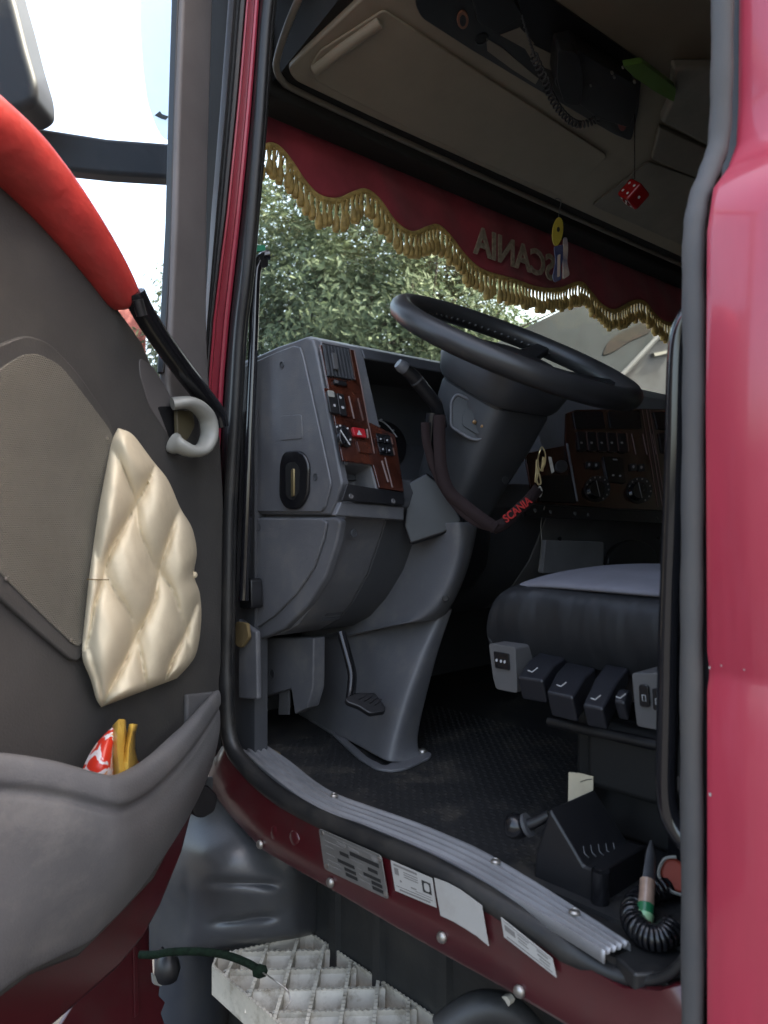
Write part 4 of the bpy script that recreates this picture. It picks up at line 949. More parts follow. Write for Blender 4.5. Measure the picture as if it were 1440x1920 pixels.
# wheel
R0 = .2235
rim = []
for k in range(72):
    a = 2*math.pi*k/72; rim.append(wp_(R0*math.cos(a), R0*math.sin(a), 0))
rimr = [.0178 + (.0009*math.sin(k*math.pi) if True else 0) for k in range(72)]
m_wheel = M('dark_grey_wheel_rim', (.026, .025, .0255), .36, bump=.15, bscale=600, bdist=.0005, dirt=(.055, .05, .043), dscale=10, damt=.35)
sw = tube('steering_wheel', rim,   .0205, m_wheel, truck, seg=16, closed=True, smooth=180)
tag(sw, 'large black steering wheel with a worn shiny rim')
for k in range(34):      # finger grips on the far inner side of the rim
    a = rad(20+k*4.2); p = wp_((R0-.0165)*math.cos(a), (R0-.0165)*math.sin(a), -.006)
    if k == 0:
        V, Fc = lathe_data([(.0005, -.004), (.0042, -.0028), (.0055, 0), (.0042, .0028), (.0005, .004)], 8); gb = mesh('finger_grip', V, Fc, m_wheel, sw, smooth=180); gb.matrix_basis = Matrix.Translation(p); WM[gb.name] = gb.matrix_basis.copy()
    else: inst(gb, sw, Matrix.Translation(p))
loft('horn_pad', [sec(-.040, .085, .070, .6), sec(-.028, .092, .075, .6), sec(-.014, .088, .072, .6), sec(-.006, .07, .055, .6)], m_black, sw, smooth=60)
for a0 in (25, 155, 212, 328):
    a = rad(a0); ca, sa = math.cos(a), math.sin(a); t_ = Vector((-sa, ca))
    secs = []
    for r_, hw, ht, aa in ((.05, .028, .010, -.022), (.12, .021, .008, -.016), (.18, .017, .007, -.007), (.222, .016, .008, -.001)):
        secs.append([wp_(r_*ca+t_.x*x, r_*sa+t_.y*x, aa+z) for x, z in ((-hw, -ht), (hw, -ht), (hw*.9, ht), (-hw*.9, ht))])
    loft('spoke', secs, m_black, sw, smooth=40, bevel=.003)
# clutch pedal
pd = tube('pedal', spline([at(640, 1185, 1.47), at(651, 1225, 1.455), at(660, 1262, 1.44), at(659, 1292, 1.425), at(656, 1312, 1.41)], 6), .0095, m_blackg, truck, seg=10, flat=(1, .75))
tag(pd, 'black hanging clutch pedal with a ribbed pad')
PP = Plane(at(690, 1315, 1.40), (-.25, -.60, .75))
prism('pedal_pad', rounded([(646, 1308), (668, 1298), (704, 1298), (724, 1326), (722, 1334), (694, 1338), (672, 1324), (650, 1316)], 5), PP, -.012, .0, m_black, pd, bevel=.003)
for f_ in (.25, .45, .65, .85):
    prism('pad_rib', [(660+50*f_, 1306+18*f_), (664+50*f_, 1305+18*f_), (676+48*f_, 1299+14*f_), (672+48*f_, 1299+14*f_)], PP, 0, .002, m_black, pd)

# key bunch and ribbon (a thing of its own)
kb = empty('key_lanyard', at(1012, 940, 1.40), 'black ribbon lanyard with red lettering and a bunch of keys at the ignition', 'lanyard')
def ribbon(name, pts, wpx, m):
    P = spline([at(*q) for q in pts], 8); rows = [[], []]
    for i, p in enumerate(P):
        d = P[min(i+1, len(P)-1)]-P[max(i-1, 0)]; d.normalize(); s = d.cross(-FV).normalized()*wpx
        rows[0].append(p-s); rows[1].append(p+s)
    return grid(name, rows, m, kb, solid=.0012, smooth=60)
ribbon('ribbon', [(797, 792, 1.345), (800, 830, 1.345), (812, 872, 1.345), (832, 915, 1.34), (862, 955, 1.33), (895, 980, 1.32), (926, 990, 1.315)], .0075, m_ribbon)
ribbon('ribbon', [(824, 778, 1.345), (824, 830, 1.340), (828, 880, 1.335), (842, 920, 1.33), (868, 945, 1.325), (900, 970, 1.318), (930, 991, 1.312)], .0105, m_ribbon)
ribbon('ribbon', [(924, 990, 1.312), (945, 982, 1.318), (970, 958, 1.335), (995, 934, 1.355), (1010, 915, 1.38)], .0105, m_ribbon)
ta, tb = at(936, 983, 1.312), at(1001, 931, 1.356); xd = (tb-ta).normalized(); nd = -FV - xd*xd.dot(-FV); nd.normalize(); yd = nd.cross(xd)
mt = Matrix((xd, yd, nd)).transposed().to_4x4(); mt.translation = (ta+tb)/2 + nd*.0025
text_mesh('ribbon_lettering', 'SCANIA', .020, m_ribred, kb, mt, depth=.0004)
for (pts, r, m) in (([(1016, 838), (1011, 850), (1008, 868), (1014, 882), (1022, 868), (1022, 850)], .0014, m_brass), ([(1010, 888), (1006, 898), (1009, 908), (1014, 905)], .0018, m_brass),
                    ([(1012, 912), (1008, 922), (1012, 931), (1016, 922)], .0015, m_steel)):
    tube('key_ring', spline([at(u, v, 1.385) for u, v in pts], 5, True), r, m, kb, seg=6, closed=True)
for px in ([(1005, 862), (1010, 860), (1012, 884), (1006, 906), (1002, 904), (1004, 884)], [(1017, 856), (1022, 858), (1019, 884), (1014, 884)], [(1028, 856), (1034, 857), (1040, 884), (1034, 888)]):
    prism('key', px, Plane(at(1015, 880, 1.39), -FV), -.001, .001, m_brass if px[0][0] < 1025 else m_steel, kb, bevel=.0004)

# ================================================================== SEAT
seat = box('driver_seat', (1.0, .22, zc(ZF)), (1.36, .66, zc(-.30)), m_bellows, truck, bevel=.01)
tag(seat, 'driver seat with charcoal sides, grey cloth top and levers along its base')
def cush(name, x0, x1, y0, y1, z0, z1, m, parent, r, sag=0):
    rows = []
    X = [x0+.016, x0-.004, x0+r*.15, x0+r, (x0+x1)/2, x1-r, x1-r*.15, x1+.004, x1-.016]; Zt = [z0, (z0+z1)/2-.008, z1-r*.5, z1, z1-sag, z1, z1-r*.5, (z0+z1)/2-.008, z0]
    Ys = [y1-.012, y1+.004, y1, y1-.022, y1-.06, (y0+y1)/2, y0]
    for i, y in enumerate(Ys):
        k = (0.02, .45, .80, .96, 1, 1, 1)[i]
        rows.append([Vector((x + (.012*(1-k) if j < 4 else -.012*(1-k)), y, zc(z0 + (z-z0)*k))) for j, (x, z) in enumerate(zip(X, Zt))])
    return grid(name, rows, m, parent, subsurf=3)
cush('seat_cushion', .930, 1.43, .20, .778, -.222, -.106, m_seat, seat, .034, 0)
def top_pts(x, y): return Vector((x, y, zc(-.103 - .022*max(0, (y-.68)/.1)**2)))
rows = [[top_pts(.982+.40*i/12 if True else 0, y)+Vector((0, 0, .017*math.sin(math.pi*i/12)**.7-.002)) for i in range(13)] for y in (.775, .755, .72, .66, .55, .40, .25)]
for i, r in enumerate(rows):
    ins = (.05, .022, .008, .002, 0, 0, 0)[i]
    for j, p in enumerate(r): p.x = .946+ins + (.468-2*ins)*j/12
grid('cushion_panel', rows, m_seatfab, seat, subsurf=1, solid=.012)
cush_b = loft('seat_backrest', [[Vector((x, y, zc(z))) for x, y in ((.95, yb), (1.41, yb), (1.41, yb-.12), (.95, yb-.12))] for z, yb in ((-.10, .26), (.10, .22), (.35, .16), (.62, .10))], m_seat, seat, bevel=.04, seg=4)
box('seat_pan', (.96, .22, zc(-.262)), (1.40, .70, zc(-.224)), m_black, seat, bevel=.004)
# straw coloured padding edge under the cushion
prism('foam_edge', [(1010, 1212), (1060, 1218), (1240, 1250), (1240, 1262), (1150, 1250), (1040, 1236)], PX(.955), -.01, 0, m_foam, seat, bevel=.003)
# control pods
def pod(px_tl, px_br, X0, dep, name='switch_pod', m=m_ltgrey, cant=0):
    return None
p1 = prism('switch_pod', rounded([(916, 1206), (966, 1213), (970, 1300), (930, 1292), (924, 1270)], 6), PX(.905), -.075, 0, m_ltgrey, seat, bevel=.006, seg=3)
prism('pod_switch', rounded([(925, 1221), (953, 1226), (955, 1257), (928, 1252)], 2), PX(.905), 0, .003, m_blackg, seat, bevel=.0008)
for q in ((931, 1238), (939, 1240), (946, 1241)): prism('switch_mark', disc_px(q[0], q[1], 2, 3, 8), PX(.905), .003, .0036, m_marking, seat)
p2 = prism('switch_pod', rounded([(1184, 1262), (1262, 1262), (1262, 1375), (1194, 1362), (1190, 1330)], 6), PX(.875), -.08, 0, m_ltgrey, seat, bevel=.006, seg=3)
for (u, v) in ((1207, 1305), (1232, 1312)):
    prism('pod_switch', rounded([(u-10, v-22), (u+8, v-20), (u+11, v+22), (u-8, v+20)], 6), PX(.875), 0, .004, m_blackg, seat, bevel=.001)
    tube('switch_mark', [PX(.875).pt(q, .0045) for q in ((u-3, v-2), (u+3, v-1), (u+4, v+10), (u-2, v+9), (u-3, v-2))], .0006, m_marking, seat, seg=5)
def lever(fl, fr, bl, br, h, xf, xb, name='seat_lever', m=m_black):
    A, B = PX(xf).pt(fl), PX(xf).pt(fr); D, E = PX(xb).pt(bl), PX(xb).pt(br); dn_ = Vector((0, 0, -h)); sw_ = Vector((.012, 0, 0))
    mid1, mid2 = A.lerp(D, .5)+Vector((0, 0, .006)), B.lerp(E, .5)+Vector((0, 0, .006))
    V = [A, B, mid2, mid1, E, D, A+dn_+sw_, B+dn_+sw_, E+dn_*.6, D+dn_*.6]
    Fc = [[0, 1, 2, 3], [3, 2, 4, 5], [6, 7, 1, 0], [1, 7, 8, 4, 2], [0, 3, 5, 9, 6], [5, 4, 8, 9], [6, 9, 8, 7]]
    o = mesh(name, V, Fc, m, seat, smooth=35, bevel=.004, seg=3); return o
m_lever = M('dark_blue_grey_lever', (.012, .0125, .016), .35, bump=.2, bscale=700, bdist=.0004)
lever((969, 1270), (1017, 1277), (1012, 1222), (1062, 1232), .034, .872, .945, m=m_lever)
lever((1024, 1297), (1074, 1308), (1062, 1240), (1118, 1252), .036, .860, .945, m=m_lever)
lever((1091, 1322), (1130, 1330), (1135, 1244), (1180, 1252), .030, .852, .940, m=m_lever)
lever((1150, 1314), (1171, 1318), (1166, 1290), (1186, 1294), .026, .858, .895, m=m_lever)
for (u, v, X) in ((1000, 1257, .886), (1054, 1284, .874), (1118, 1309, .866), (1165, 1306, .866)):
    tube('lever_mark', [PX(X).pt(q, .008) for q in ((u-10, v), (u-2, v+3), (u+8, v-5))], .0008, m_marking, seat, seg=5)
# bellows folds under the levers
box('base_skirt', (.965, .24, zc(-.40)), (1.0, .62, zc(-.30)), m_bellows, seat, bevel=.012)
box('base_bracket', (.975, .30, zc(ZF)), (1.0, .50, zc(-.41)), m_blackg, seat, bevel=.006)
tube('seat_rail', [PX(.94).pt((1030, 1352)), PX(.94).pt((1100, 1368)), PX(.94).pt((1245, 1400))], .008, m_black, seat, seg=8)
pp_ = prism('paper_note', [(1066, 1448), (1088, 1450), (1112, 1456), (1111, 1516), (1090, 1508), (1065, 1505)], PX(.96), -.001, .0005, m_cream)
tag(pp_, 'small cream paper note stuck on the black seat base', 'paper')
tube('paper_fold', [PX(.96).pt(q, .001) for q in ((1088, 1466), (1100, 1462), (1110, 1461))], .0006, m_ink, pp_, seg=5)
# black control box by the sill with its knob
bxp = PX(.815)
cb = prism('control_box', [(1030, 1516), (1094, 1624), (1128, 1634), (1124, 1742), (1000, 1650), (1004, 1600)], bxp, -.105, 0, m_black, truck, bevel=.004, seg=3)
tag(cb, 'black wedge shaped plastic control box on the floor beside the sill')
tube('box_corner', [bxp.pt((1126, 1632), -.004), bxp.pt((1124, 1736), -.004)], .011, m_blackg, cb, seg=12)
tp = Plane(bxp.pt((1094, 1624)), (bxp.pt((1094, 1624))-bxp.pt((1030, 1516))).cross(Vector((1, 0, 0))))
if tp.n.z < 0: tp.n = -tp.n
for i in range(5):
    u = 1094+14*i; tube('box_rib', [tp.pt((u, 1586-1.5*i), .001), tp.pt((u+2, 1600-2*i), .001), tp.pt((u+10, 1608-2*i), .001)], .0009, m_dashdk, cb, seg=5)
prism('box_lid_step', [(1166, 1638), (1192, 1630), (1190, 1612), (1150, 1622)], tp, -.004, .004, m_black, cb, bevel=.001)
kn = tube('control_knob', [at(1030, 1528, 1.00), at(1008, 1540, 1.005), at(990, 1547, 1.01), at(984, 1549, 1.01)], [.007, .007, .008, .013], m_black, cb, seg=12)
V, Fc = lathe_data([(.006, -.016), (.013, -.014), (.016, -.006), (.0165, .004), (.013, .012), (.004, .015)], 16); mt = frame(at(966, 1549, 1.02), -RV+Vector((0, 0, .1)))
mesh('knob_ball', [mt @ q for q in V], Fc, m_blackg, cb, smooth=60)
tube('knob_collar', [at(992, 1546, 1.008), at(986, 1548, 1.01)], .0155, m_dashdk, cb, seg=14)
# loose things behind the box
ut = empty('scraper', at(1215, 1735, .862), 'small scraper with dark blade and clear green ended handle beside the control box', 'scraper')
tube('blade', [at(1221, 1576, .925), at(1221, 1600, .918), at(1217, 1640, .900), at(1214, 1660, .892)], [.002, .009, .011, .010], m_dashdk, ut, seg=10, flat=(1, .4))
m_clear = M('clear_brown_resin', (.30, .20, .15), .2, var=.3, vscale=40)
tube('grip', [at(1214, 1652, .895), at(1213, 1672, .887), at(1211, 1700, .876)], [.013, .0125, .0135], m_clear, ut, seg=12, flat=(1, .7))
tube('green_band', [at(1211, 1698, .877), at(1210, 1716, .870)], .0140, M('green_resin', (.01, .12, .05), .25), ut, seg=12, flat=(1, .7))
tube('end_cap', [at(1210, 1714, .871), at(1209, 1730, .865), at(1209, 1736, .863)], [.0142, .013, .008], M('pale_green_cap', (.5, .6, .35), .3, col2=(.05, .35, .15), vscale=60), ut, seg=12, flat=(1, .7))
sl = prism('slipper', rounded([(1236, 1636), (1246, 1612), (1268, 1608), (1300, 1640), (1300, 1680), (1262, 1672), (1244, 1654)], 10), Plane(at(1262, 1640, .925), (-.8, -.5, .35)), -.02, 0, m_orange, None, bevel=.006, seg=3)
tag(sl, 'red rubber slipper with pale rim wedged behind the rear post', 'slipper')
tube('pale_rim', spline([Plane(at(1262, 1640, .923), (-.8, -.5, .35)).pt(q) for q in ((1268, 1607), (1246, 1611), (1235, 1636), (1243, 1656), (1262, 1673), (1290, 1680))], 5), .0022, m_offwhite, sl, seg=6)
hx = []
cp = spline([at(1300, 1650, .95), at(1262, 1660, .935), at(1225, 1672, .920), at(1190, 1698, .895), at(1190, 1732, .858), at(1215, 1755, .836), at(1240, 1758, .832), at(1262, 1740, .845)], 26)
for i, p in enumerate(cp):
    d = (cp[min(i+1, len(cp)-1)]-cp[max(i-1, 0)]).normalized(); a = Vector((0, 0, 1)) - d*d.z; a.normalize(); b = d.cross(a); an = i*1.0
    hx.append(p + a*math.cos(an)*.012 + b*math.sin(an)*.012)
hs = tube('coiled_hose', spline(hx, 3), .0028, m_blackg, None, seg=6)
tag(hs, 'black coiled air hose lying in the rear corner of the door opening', 'hose')
# dry leaves by the front corner
m_leafdry = M('dry_leaf', (.16, .12, .06), .8)
for i, px in enumerate(([(464, 1372), (470, 1360), (480, 1362), (484, 1372), (502, 1390), (500, 1398), (486, 1390)], [(510, 1404), (520, 1408), (526, 1412), (516, 1414), (508, 1410)])):
    o = prism('dry_leaf', px, PZ(ZF), .001, .004, m_leafdry, None); tag(o, ('long dry leaf on the floor by the front end of the tread strip', 'tiny dry leaf scrap between the tread strip and pedestal')[i], 'leaf')

# ================================================================== OVERHEAD CONSOLE
OH = Plane((0, 1.3, zc(.88)), (0, -.287, -.958))
def ohz(y): return zc(.88+.3*(1.3-y))
oc = loft('overhead_console', [[Vector((x, 1.30, ohz(1.30))), Vector((x, .72, ohz(.72))), Vector((x, .72, zc(1.31))), Vector((x, 1.30, zc(1.31)))] for x in (.885, XR)], m_shell, truck)
tag(oc, 'beige overhead console with storage lids and a black radio shelf')
box('blind_case', (.87, 1.301, zc(.852)), (XR, 1.385, zc(1.0)), m_shell, oc, bevel=.01)
prism('console_lining', rounded([(540, 131), (552, 152), (700, 222), (900, 312), (1100, 402), (1290, 488), (1420, 545), (1500, -100), (900, -330), (720, -40), (575, 95)], 14), OH, -.01, .012, m_beige, oc, bevel=.006, seg=3)
tube('console_lip', spline([OH.pt(q, .002) for q in ((640, -130), (585, -50), (555, 10), (535, 60), (522, 100), (518, 128), (530, 152), (560, 172), (700, 238), (900, 329), (1100, 418), (1290, 502), (1420, 560))], 6), .007, m_beige2, oc, seg=10)
prism('storage_lid', rounded([(580, 128), (600, 96), (720, 19), (930, 157), (1140, 292), (1062, 374), (900, 303), (700, 208), (592, 152)], 10), OH, .012, .018, m_beige, oc, bevel=.004, seg=3)
tube('lid_ridge', [OH.pt((590, 130), .018), OH.pt((640, 92), .020), OH.pt((712, 40), .018)], .012, m_beige, oc, seg=12)
prism('storage_lid', rounded([(1110, 386), (1216, 303), (1330, 345), (1450, 400), (1440, 548), (1300, 470)], 8), OH, .012, .018, m_beige2, oc, bevel=.004, seg=3)
prism('radio_shelf', rounded([(778, 8), (790, -60), (880, -90), (1000, -25), (1205, 118), (1198, 205), (1184, 266), (1150, 252), (1010, 170), (880, 92), (790, 34)], 10), OH, .012, .020, m_black, oc, bevel=.004)
for px in ([(938, 66), (975, 52), (1002, 82), (985, 92)], [(972, 70), (1050, 110), (1048, 138), (1000, 118)], [(912, 72), (944, 92), (1010, 148), (1004, 158), (960, 130), (914, 96)]):
    prism('shelf_opening', px, OH, .020, .0212, m_beige2, oc)
prism('round_badge', disc_px(868, 38, 11, 17), OH, .020, .024, M('copper_badge', (.20, .085, .05), .4), oc, bevel=.001)
prism('badge_centre', disc_px(868, 39, 6, 11), OH, .024, .0245, m_black, oc)
prism('round_badge', disc_px(1167, 233, 8, 13), OH, .020, .024, M('dark_red_badge', (.16, .02, .015), .5), oc, bevel=.001)
dimple(903, 73, OH, .012, .02, oc)
dp_ = prism('side_storage', [(1262, 128), (1345, 128), (1345, 285), (1240, 232), (1258, 190)], OH, .02, .05, M('grey_cloth', (.22, .205, .175), .8), oc, bevel=.01)
prism('storage_edge', [(1236, 238), (1345, 288), (1345, 350), (1222, 300)], OH, .015, .03, m_beige2, oc, bevel=.004)
# two-way radio with its coiled lead (a thing of its own)
cbr = empty('two_way_radio', OH.pt((1110, 190), .02), 'black two-way radio with coiled lead hanging under the overhead console', 'radio')
prism('radio_body', rounded([(1046, 100), (1080, 92), (1192, 160), (1196, 200), (1180, 240), (1120, 222), (1040, 160)], 8), OH, .0215, .07, m_black, cbr, bevel=.006)
prism('handset', rounded([(1046, 92), (1084, 100), (1094, 150), (1088, 200), (1058, 196), (1044, 150)], 10), OH, .07, .095, m_black, cbr, bevel=.006)
prism('upper_unit', rounded([(880, -30), (950, -20), (980, 30), (930, 62), (895, 40)], 6), OH, .0215, .05, m_black, cbr, bevel=.004)
for q in ((1148, 138, 3), (1152, 146, 2.5), (1168, 128, 2), (1108, 162, 2), (1190, 155, 3)): prism('radio_button', disc_px(q[0], q[1], q[2], q[2], 8), OH, .07, .074, m_steel if q[2] > 2.4 else m_inkg, cbr)
cp = spline([OH.pt(q, .05) for q in ((978, 30), (988, 62), (998, 92), (1004, 112), (1022, 150), (1036, 186), (1056, 214), (1080, 232), (1106, 230), (1126, 216), (1136, 198))], 22)
hx = []
for i, p in enumerate(cp):
    d = (cp[min(i+1, len(cp)-1)]-cp[max(i-1, 0)]).normalized(); a = Vector((0, 0, 1)) - d*d.z; a.normalize(); b = d.cross(a); an = i*1.15
    r_ = .0075 if i > 58 else .001
    hx.append(p + a*math.cos(an)*r_ + b*math.sin(an)*r_)
tube('coiled_lead', spline(hx, 3), .0021, m_dashdk, cbr, seg=6)
gb_ = prism('plastic_bag', rounded([(1168, 124), (1205, 118), (1268, 166), (1264, 192), (1228, 172), (1190, 146)], 4), OH, .055, .07, m_green, None, bevel=.006)
tag(gb_, 'bright green plastic bag tucked beside the radio on the overhead shelf', 'bag')

# hanging die and tags
die = empty('hanging_die', at(1188, 363, 1.8), 'red plastic die with white dots hanging on a cord', 'die')
Rm = Matrix.Translation(at(1188, 364, 1.80)) @ Matrix.Rotation(rad(-20), 4, 'Z') @ Matrix.Rotation(rad(38), 4, 'X') @ Matrix.Rotation(rad(28), 4, 'Y')
h = .0235
box('die_body', (-h, -h, -h), (h, h, h), m_red, die, bevel=.007, seg=4, mtx=Rm)
pips = {(0, 0, 1): [(-.4, -.4), (.4, .4)], (-1, 0, 0): [(-.4, -.4), (.4, .4), (-.4, .4), (.4, -.4)], (0, -1, 0): [(0, 0)], (1, 0, 0): [(-.4, -.4), (.4, .4), (0, 0)], (0, 0, -1): [(-.4, -.4), (.4, .4), (-.4, .4), (.4, -.4), (0, 0)], (0, 1, 0): [(-.4, -.4), (.4, .4), (-.4, .4), (.4, -.4), (-.4, 0), (.4, 0)]}
V, Fc = lathe_data([(.0034, 0), (.003, .0006), (.001, .0009)], 10)
for n_, L_ in pips.items():
    n_ = Vector(n_); a = Vector((0, 1, 0)) if abs(n_.x) > .5 else Vector((1, 0, 0)); b = n_.cross(a)
    for x, y in L_:
        mt = Rm @ frame(n_*(h+.0001) + a*(x*h*1.1) + b*(y*h*1.1), n_, a); mesh('pip', [mt @ q for q in V], Fc, m_marking, die, smooth=60)
tube('cord', [at(1190, 336, 1.80), at(1190, 270, 1.80), at(1190, 180, 1.80)], .0009, m_ribbon, die, seg=6)
af = empty('air_freshener', at(1050, 530, 1.86), 'air freshener of a round yellow tag above two navy and cream tags', 'air freshener')
TP = Plane(at(1050, 470, 1.86), (-.35, -.9, 0))
prism('yellow_tag', disc_px(1046, 434, 10, 27, 20, -.1), TP, -.0015, .0015, m_yellow, af, bevel=.0005)
prism('tag_print', disc_px(1047, 430, 3, 5, 10), TP, .0015, .002, m_ink, af)
prism('navy_tag', rounded([(1039, 462), (1056, 458), (1056, 488), (1052, 500), (1054, 524), (1040, 530), (1036, 520), (1042, 490)], 4), TP, -.003, .0, m_navy, af, bevel=.001)
prism('navy_tag', rounded([(1057, 444), (1064, 446), (1066, 470), (1064, 490), (1069, 516), (1056, 524), (1056, 480)], 4), TP, -.006, -.002, M('cream_navy_tag', (.42, .30, .22), .5, col2=(.04, .045, .10), vscale=22), af, bevel=.001)
prism('tag_light', rounded([(1046, 478), (1051, 476), (1050, 518), (1045, 520)], 2), TP, 0, .001, M('tan_print', (.45, .32, .25), .5), af)
tube('cord', spline([TP.pt((1047, 408)), TP.pt((1050, 390)), TP.pt((1052, 378)), TP.pt((1046, 372)), TP.pt((1040, 374))], 5), .001, m_ltgrey, af, seg=6)

# ================================================================== CURTAIN
ct = empty('windscreen_curtain', (1.8, 1.42, zc(.69)), 'burgundy velvet windscreen curtain with scalloped gold tassel fringe and lettering', 'curtain')
scal = [(470, 290), (488, 278), (505, 270), (522, 276), (545, 302), (570, 338), (598, 366), (630, 374), (660, 362), (682, 358), (705, 376), (735, 420), (765, 438), (798, 427), (820, 423), (842, 442), (870, 478), (905, 508), (960, 527), (1010, 541), (1050, 540), (1086, 529), (1106, 546), (1130, 572), (1152, 581), (1182, 566), (1202, 566), (1222, 590), (1246, 606), (1268, 599), (1290, 582), (1310, 590), (1335, 620), (1365, 632), (1400, 620)]
CP = PY(1.41)
bl = spline([CP.pt(q) for q in scal], 8)
NR = 14; rows = [[] for _ in range(NR)]
for i, p in enumerate(bl):
    for k in range(NR):
        f_ = k/(NR-1); z = p.z + (zc(.92)-p.z)*f_
        fold = .007*math.sin(p.x*9+1.2*math.sin(p.x*4)+f_*2.5)*(1-f_*.5) + .002*math.sin(p.x*31+f_*7)
        rows[k].append(Vector((p.x, 1.405+fold, z)))
cur = grid('curtain_cloth', rows, m_curtain, ct, smooth=180, solid=.002)
# gold braid along the scallops, then loops and tassels (each only a few pixels: one joined piece)
edge = rows[0]
tube('gold_braid', [p + Vector((0, -.004, -.004)) for p in edge], .0045, m_gold, ct, seg=8, flat=(1.4, .9))
band = [[p + Vector((0, -.003, 0)) for p in edge], [p + Vector((0, -.003, -.012)) for p in edge]]
grid('braid_band', band, m_gold, ct, solid=.002)
L_ = [0]
for a, b in zip(edge, edge[1:]): L_.append(L_[-1]+(b-a).length)
parts = []; s_ = 0.0; k = 0
def along(s):
    for i in range(len(L_)-1):
        if L_[i+1] >= s: return edge[i].lerp(edge[i+1], (s-L_[i])/(L_[i+1]-L_[i]))
    return edge[-1]
while s_ < L_[-1]-.02:
    p = along(s_); j = random.uniform(-.0035, .0035)
    x = p + Vector((0, -.004, -.008))
    hgt = .066*random.uniform(.84, 1.12)
    q = [x, x+Vector((j*.5, 0, -hgt*.25)), x+Vector((j, -.001, -hgt*.45)), x+Vector((j, -.002, -hgt*.52)), x+Vector((j*1.4, -.002, -hgt*.62)), x+Vector((j*1.6, 0, -hgt*.86)), x+Vector((j*2, 0, -hgt))]
    parts.append(tube_data(q, [.0040, .0034, .0042, .0062, .0082, .0100, .0072], 7))
    p2 = along(min(L_[-1], s_+.0105)); y = p2 + Vector((0, -.002, -.008))
    parts.append(tube_data([x+Vector((0, 0, -.004)), (x+y)/2+Vector((0, 0, -.026)), y+Vector((0, 0, -.004))], .0022, 5)); parts.append(tube_data([(x+y)/2, (x+y)/2+Vector((j, .002, -.030)), (x+y)/2+Vector((-j, .002, -.050))], [.0018, .0022, .0050], 5))
    if k % 1 == 0: parts.append(tube_data([p+Vector((0, -.003, -.004)), p+Vector((j, -.005, -.016))], .0040, 5))
    s_ += random.uniform(.0165, .0195); k += 1
V, Fc = join_data(parts)
fr_ = mesh('tassel_fringe', V, Fc, m_gold, ct, smooth=180, recalc=False); tag(fr_, 'gold tassel fringe', kind='stuff')
text_mesh('curtain_lettering', 'SCANIA', .108, m_letters, ct, frame(Vector((1.80, 1.386, zc(.752))), (0, -1, 0)), depth=.002, mirror=True)

# ================================================================== BEYOND THE WINDSCREEN
def leaf_mat(name, c1, c2):
    m = M(name, c1, .6, col2=c2, vscale=1.6, spec=.15)
    t = m.node_tree; b = t.nodes['Principled BSDF']
    tl = t.nodes.new('ShaderNodeBsdfTranslucent'); mx = t.nodes.new('ShaderNodeMixShader'); mx.inputs[0].default_value = .3
    src = b.inputs['Base Color'].links[0].from_socket; t.links.new(src, tl.inputs[0])
    o = t.nodes['Material Output']; t.links.new(b.outputs[0], mx.inputs[1]); t.links.new(tl.outputs[0], mx.inputs[2]); t.links.new(mx.outputs[0], o.inputs[0])
    return m
m_leaf = leaf_mat('walnut_leaves', (.052, .080, .050), (.150, .185, .115))
m_bark = M('grey_bark', (.07, .06, .05), .9, bump=.8, bscale=14, bdist=.03, var=.3)
def tree(base, height, cr, nclump, nleaf, lsize, label, seed, zlow):
    rnd = random.Random(seed)
    t = empty('tree', base, label, 'tree', 'trees in front of the truck')
    bx, by, _ = base
    V, Fc = [], []
    tops = []
    parts = [tube_data(spline([Vector((bx, by, 0)), Vector((bx+.08, by, height*.2)), Vector((bx-.05, by+.1, height*.45)), Vector((bx+.1, by, height*.8))], 5), [.24-.011*i for i in range(16)], 10)]
    for k in range(11):
        a = rnd.uniform(0, 6.28); z0 = height*rnd.uniform(.22, .6); L = cr*rnd.uniform(.55, .95)
        e = Vector((bx+math.cos(a)*L, by+math.sin(a)*L, z0+L*rnd.uniform(.35, .8)))
        parts.append(tube_data(spline([Vector((bx, by, z0)), Vector((bx, by, z0)).lerp(e, .5)+Vector((0, 0, .15)), e], 4), [.09-.008*i for i in range(9)], 7)); tops.append(e)
        for q in range(3):
            e2 = e + Vector((rnd.uniform(-1, 1), rnd.uniform(-1, 1), rnd.uniform(.1, 1)))*cr*.3
            parts.append(tube_data([e.lerp(Vector((bx, by, z0)), .3), e2], [.035, .012], 5))
    V, Fc = join_data(parts); mesh('trunk', V, Fc, m_bark, t, smooth=60, recalc=False)
    V, Fc = [], []
    cz = (height+zlow)/2; rz = (height-zlow)/2
    for c in range(nclump):
        while True:
            p = Vector((rnd.uniform(-1, 1), rnd.uniform(-1, 1), rnd.uniform(-1, 1)))
            if .30 < p.length < 1: break
        cx = Vector((bx+p.x*cr, by+p.y*cr, cz+p.z*rz)); sc = rnd.uniform(.28, .62)
        out = Vector((p.x, p.y, p.z+.5)).normalized()
        for l in range(nleaf):
            q = Vector((rnd.gauss(0, .5), rnd.gauss(0, .5), rnd.gauss(0, .36)))*sc
            n = (out + Vector((rnd.uniform(-1, 1), rnd.uniform(-1, 1), rnd.uniform(-.6, 1)))*.9).normalized()
            a = Vector((rnd.uniform(-1, 1), rnd.uniform(-1, 1), rnd.uniform(-1, .2))); a = (a-n*n.dot(a)).normalized(); b = n.cross(a)
            s = lsize*rnd.uniform(.6, 1.25); o = cx+q; k = len(V)
            V += [o-a*s*.6, o+b*s*.26+n*s*.06, o+a*s*.7-n*s*.08, o-b*s*.26+n*s*.06]; Fc.append([k, k+1, k+2, k+3])
    mesh('crown', V, Fc, m_leaf, t, smooth=0, recalc=False)
    return t
def ground_at(u, dist):
    d = ray(u, 960); return (d.x*dist, d.y*dist, 0)
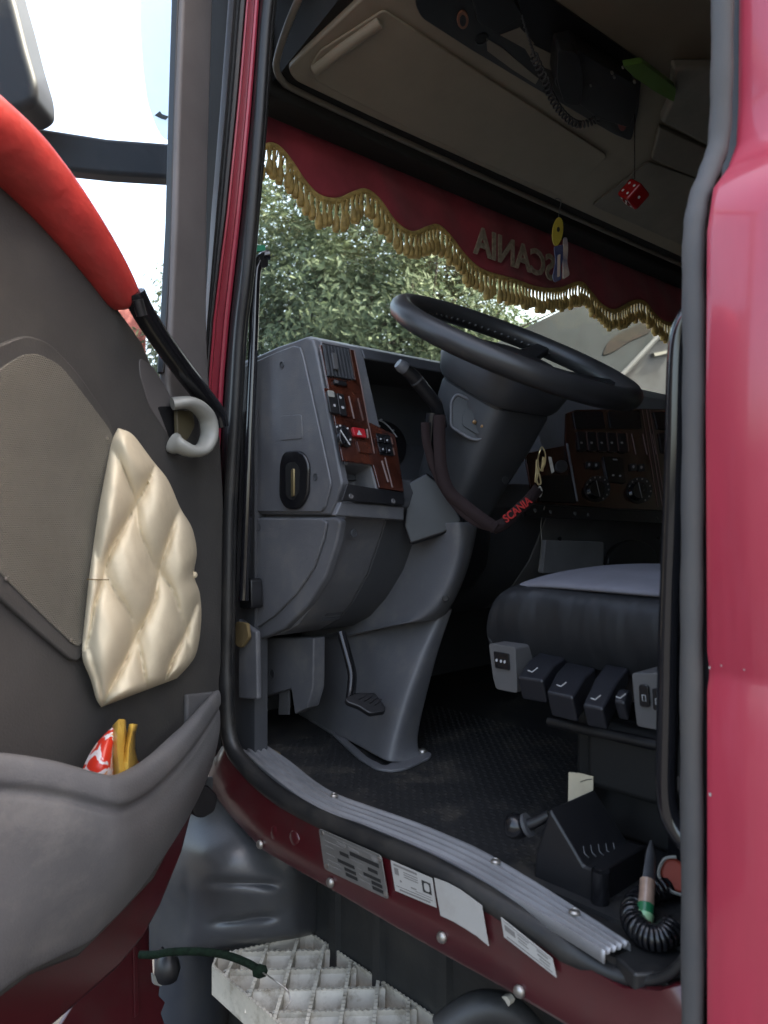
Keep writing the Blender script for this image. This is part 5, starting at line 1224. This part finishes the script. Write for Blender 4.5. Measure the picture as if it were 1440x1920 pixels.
tree(ground_at(690, 14.5), 8.6, 3.1, 540, 115, .115, 'broad leafy walnut tree nearest the truck nose, filling the windscreen view', 3, 2.2)
tree(ground_at(470, 17), 7.4, 2.9, 330, 90, .125, 'leafy tree left of the nearest walnut, beside the front door post', 5, 1.6)
tree(ground_at(930, 19), 6.7, 2.6, 330, 90, .125, 'smaller leafy tree behind the steering wheel and left of the shed', 9, 1.3)
# shed with a stained slate roof and whitewashed wall
m_slate = M('stained_slate_roof', (.018, .021, .025), .9, spec=.05, var=.25, vscale=1.3, dirt=(.025, .023, .023), dscale=.9, damt=.7)
m_wall = M('patchy_whitewash', (.085, .085, .092), .9, spec=.05, var=.12, vscale=1.2, dirt=(.045, .04, .038), dscale=1.8, damt=.7)
sh = empty('shed', ground_at(1150, 9), 'whitewashed shed with a sloping stained grey roof in front of the truck', 'building')
RP = Plane(at(1100, 660, 9.0), (-.35, -.80, .50))
prism('roof', [(880, 668), (985, 613), (1105, 555), (1300, 460), (1420, 420), (1420, 560), (1232, 636), (1162, 708), (1130, 760), (1000, 830)], RP, -.12, 0, m_slate, sh, bevel=.02)
tube('roof_batten', [RP.pt((1130, 741), .03), RP.pt((1162, 708), .03), RP.pt((1232, 634), .03), RP.pt((1300, 606), .03)], .035, m_wall, sh, seg=6)
prism('stain_patch', rounded([(1128, 668), (1140, 640), (1162, 624), (1190, 612), (1225, 596), (1222, 622), (1180, 640), (1150, 660)], 10), RP, .0, .012, M('rusty_tar_stain', (.006, .006, .007), .9, spec=.05, col2=(.016, .011, .010), vscale=5), sh)
WP = Plane(RP.pt((1165, 712)) + Vector((0, .25, 0)), (-.25, -.95, 0))
prism('wall', [(1120, 720), (1162, 700), (1235, 620), (1500, 560), (1500, 1150), (1120, 1150)], WP, -.2, 0, m_wall, sh)
prism('wall_pipe', [(1226, 662), (1262, 655), (1262, 660), (1228, 668)], WP, 0, .05, m_inkg, sh)
# red lorry corner glimpsed through the door window
rl_ = empty('red_lorry', ground_at(245, 16), 'red lorry body glimpsed low through the open door window', 'lorry')
p = at(272, 592, 16)
box('box_body', (p.x-6.5, p.y, .9), (p.x+.04, p.y+2.4, p.z+.45), M('faded_red_panel', (.25, .065, .06), .5), rl_, bevel=.05)
box('chassis', (p.x-6.3, p.y+.2, .45), (p.x-.1, p.y+2.2, .9), m_black, rl_, bevel=.03)
for x in (-5.2, -1.4):
    V, Fc = lathe_data([(.20, -.14), (.42, -.14), (.5, -.09), (.5, .09), (.42, .14), (.20, .14)], 20); mt = frame(Vector((p.x+x, p.y+.15, .5)), (0, -1, 0)); mesh('wheel', [mt @ q for q in V], Fc, m_rubber, rl_)
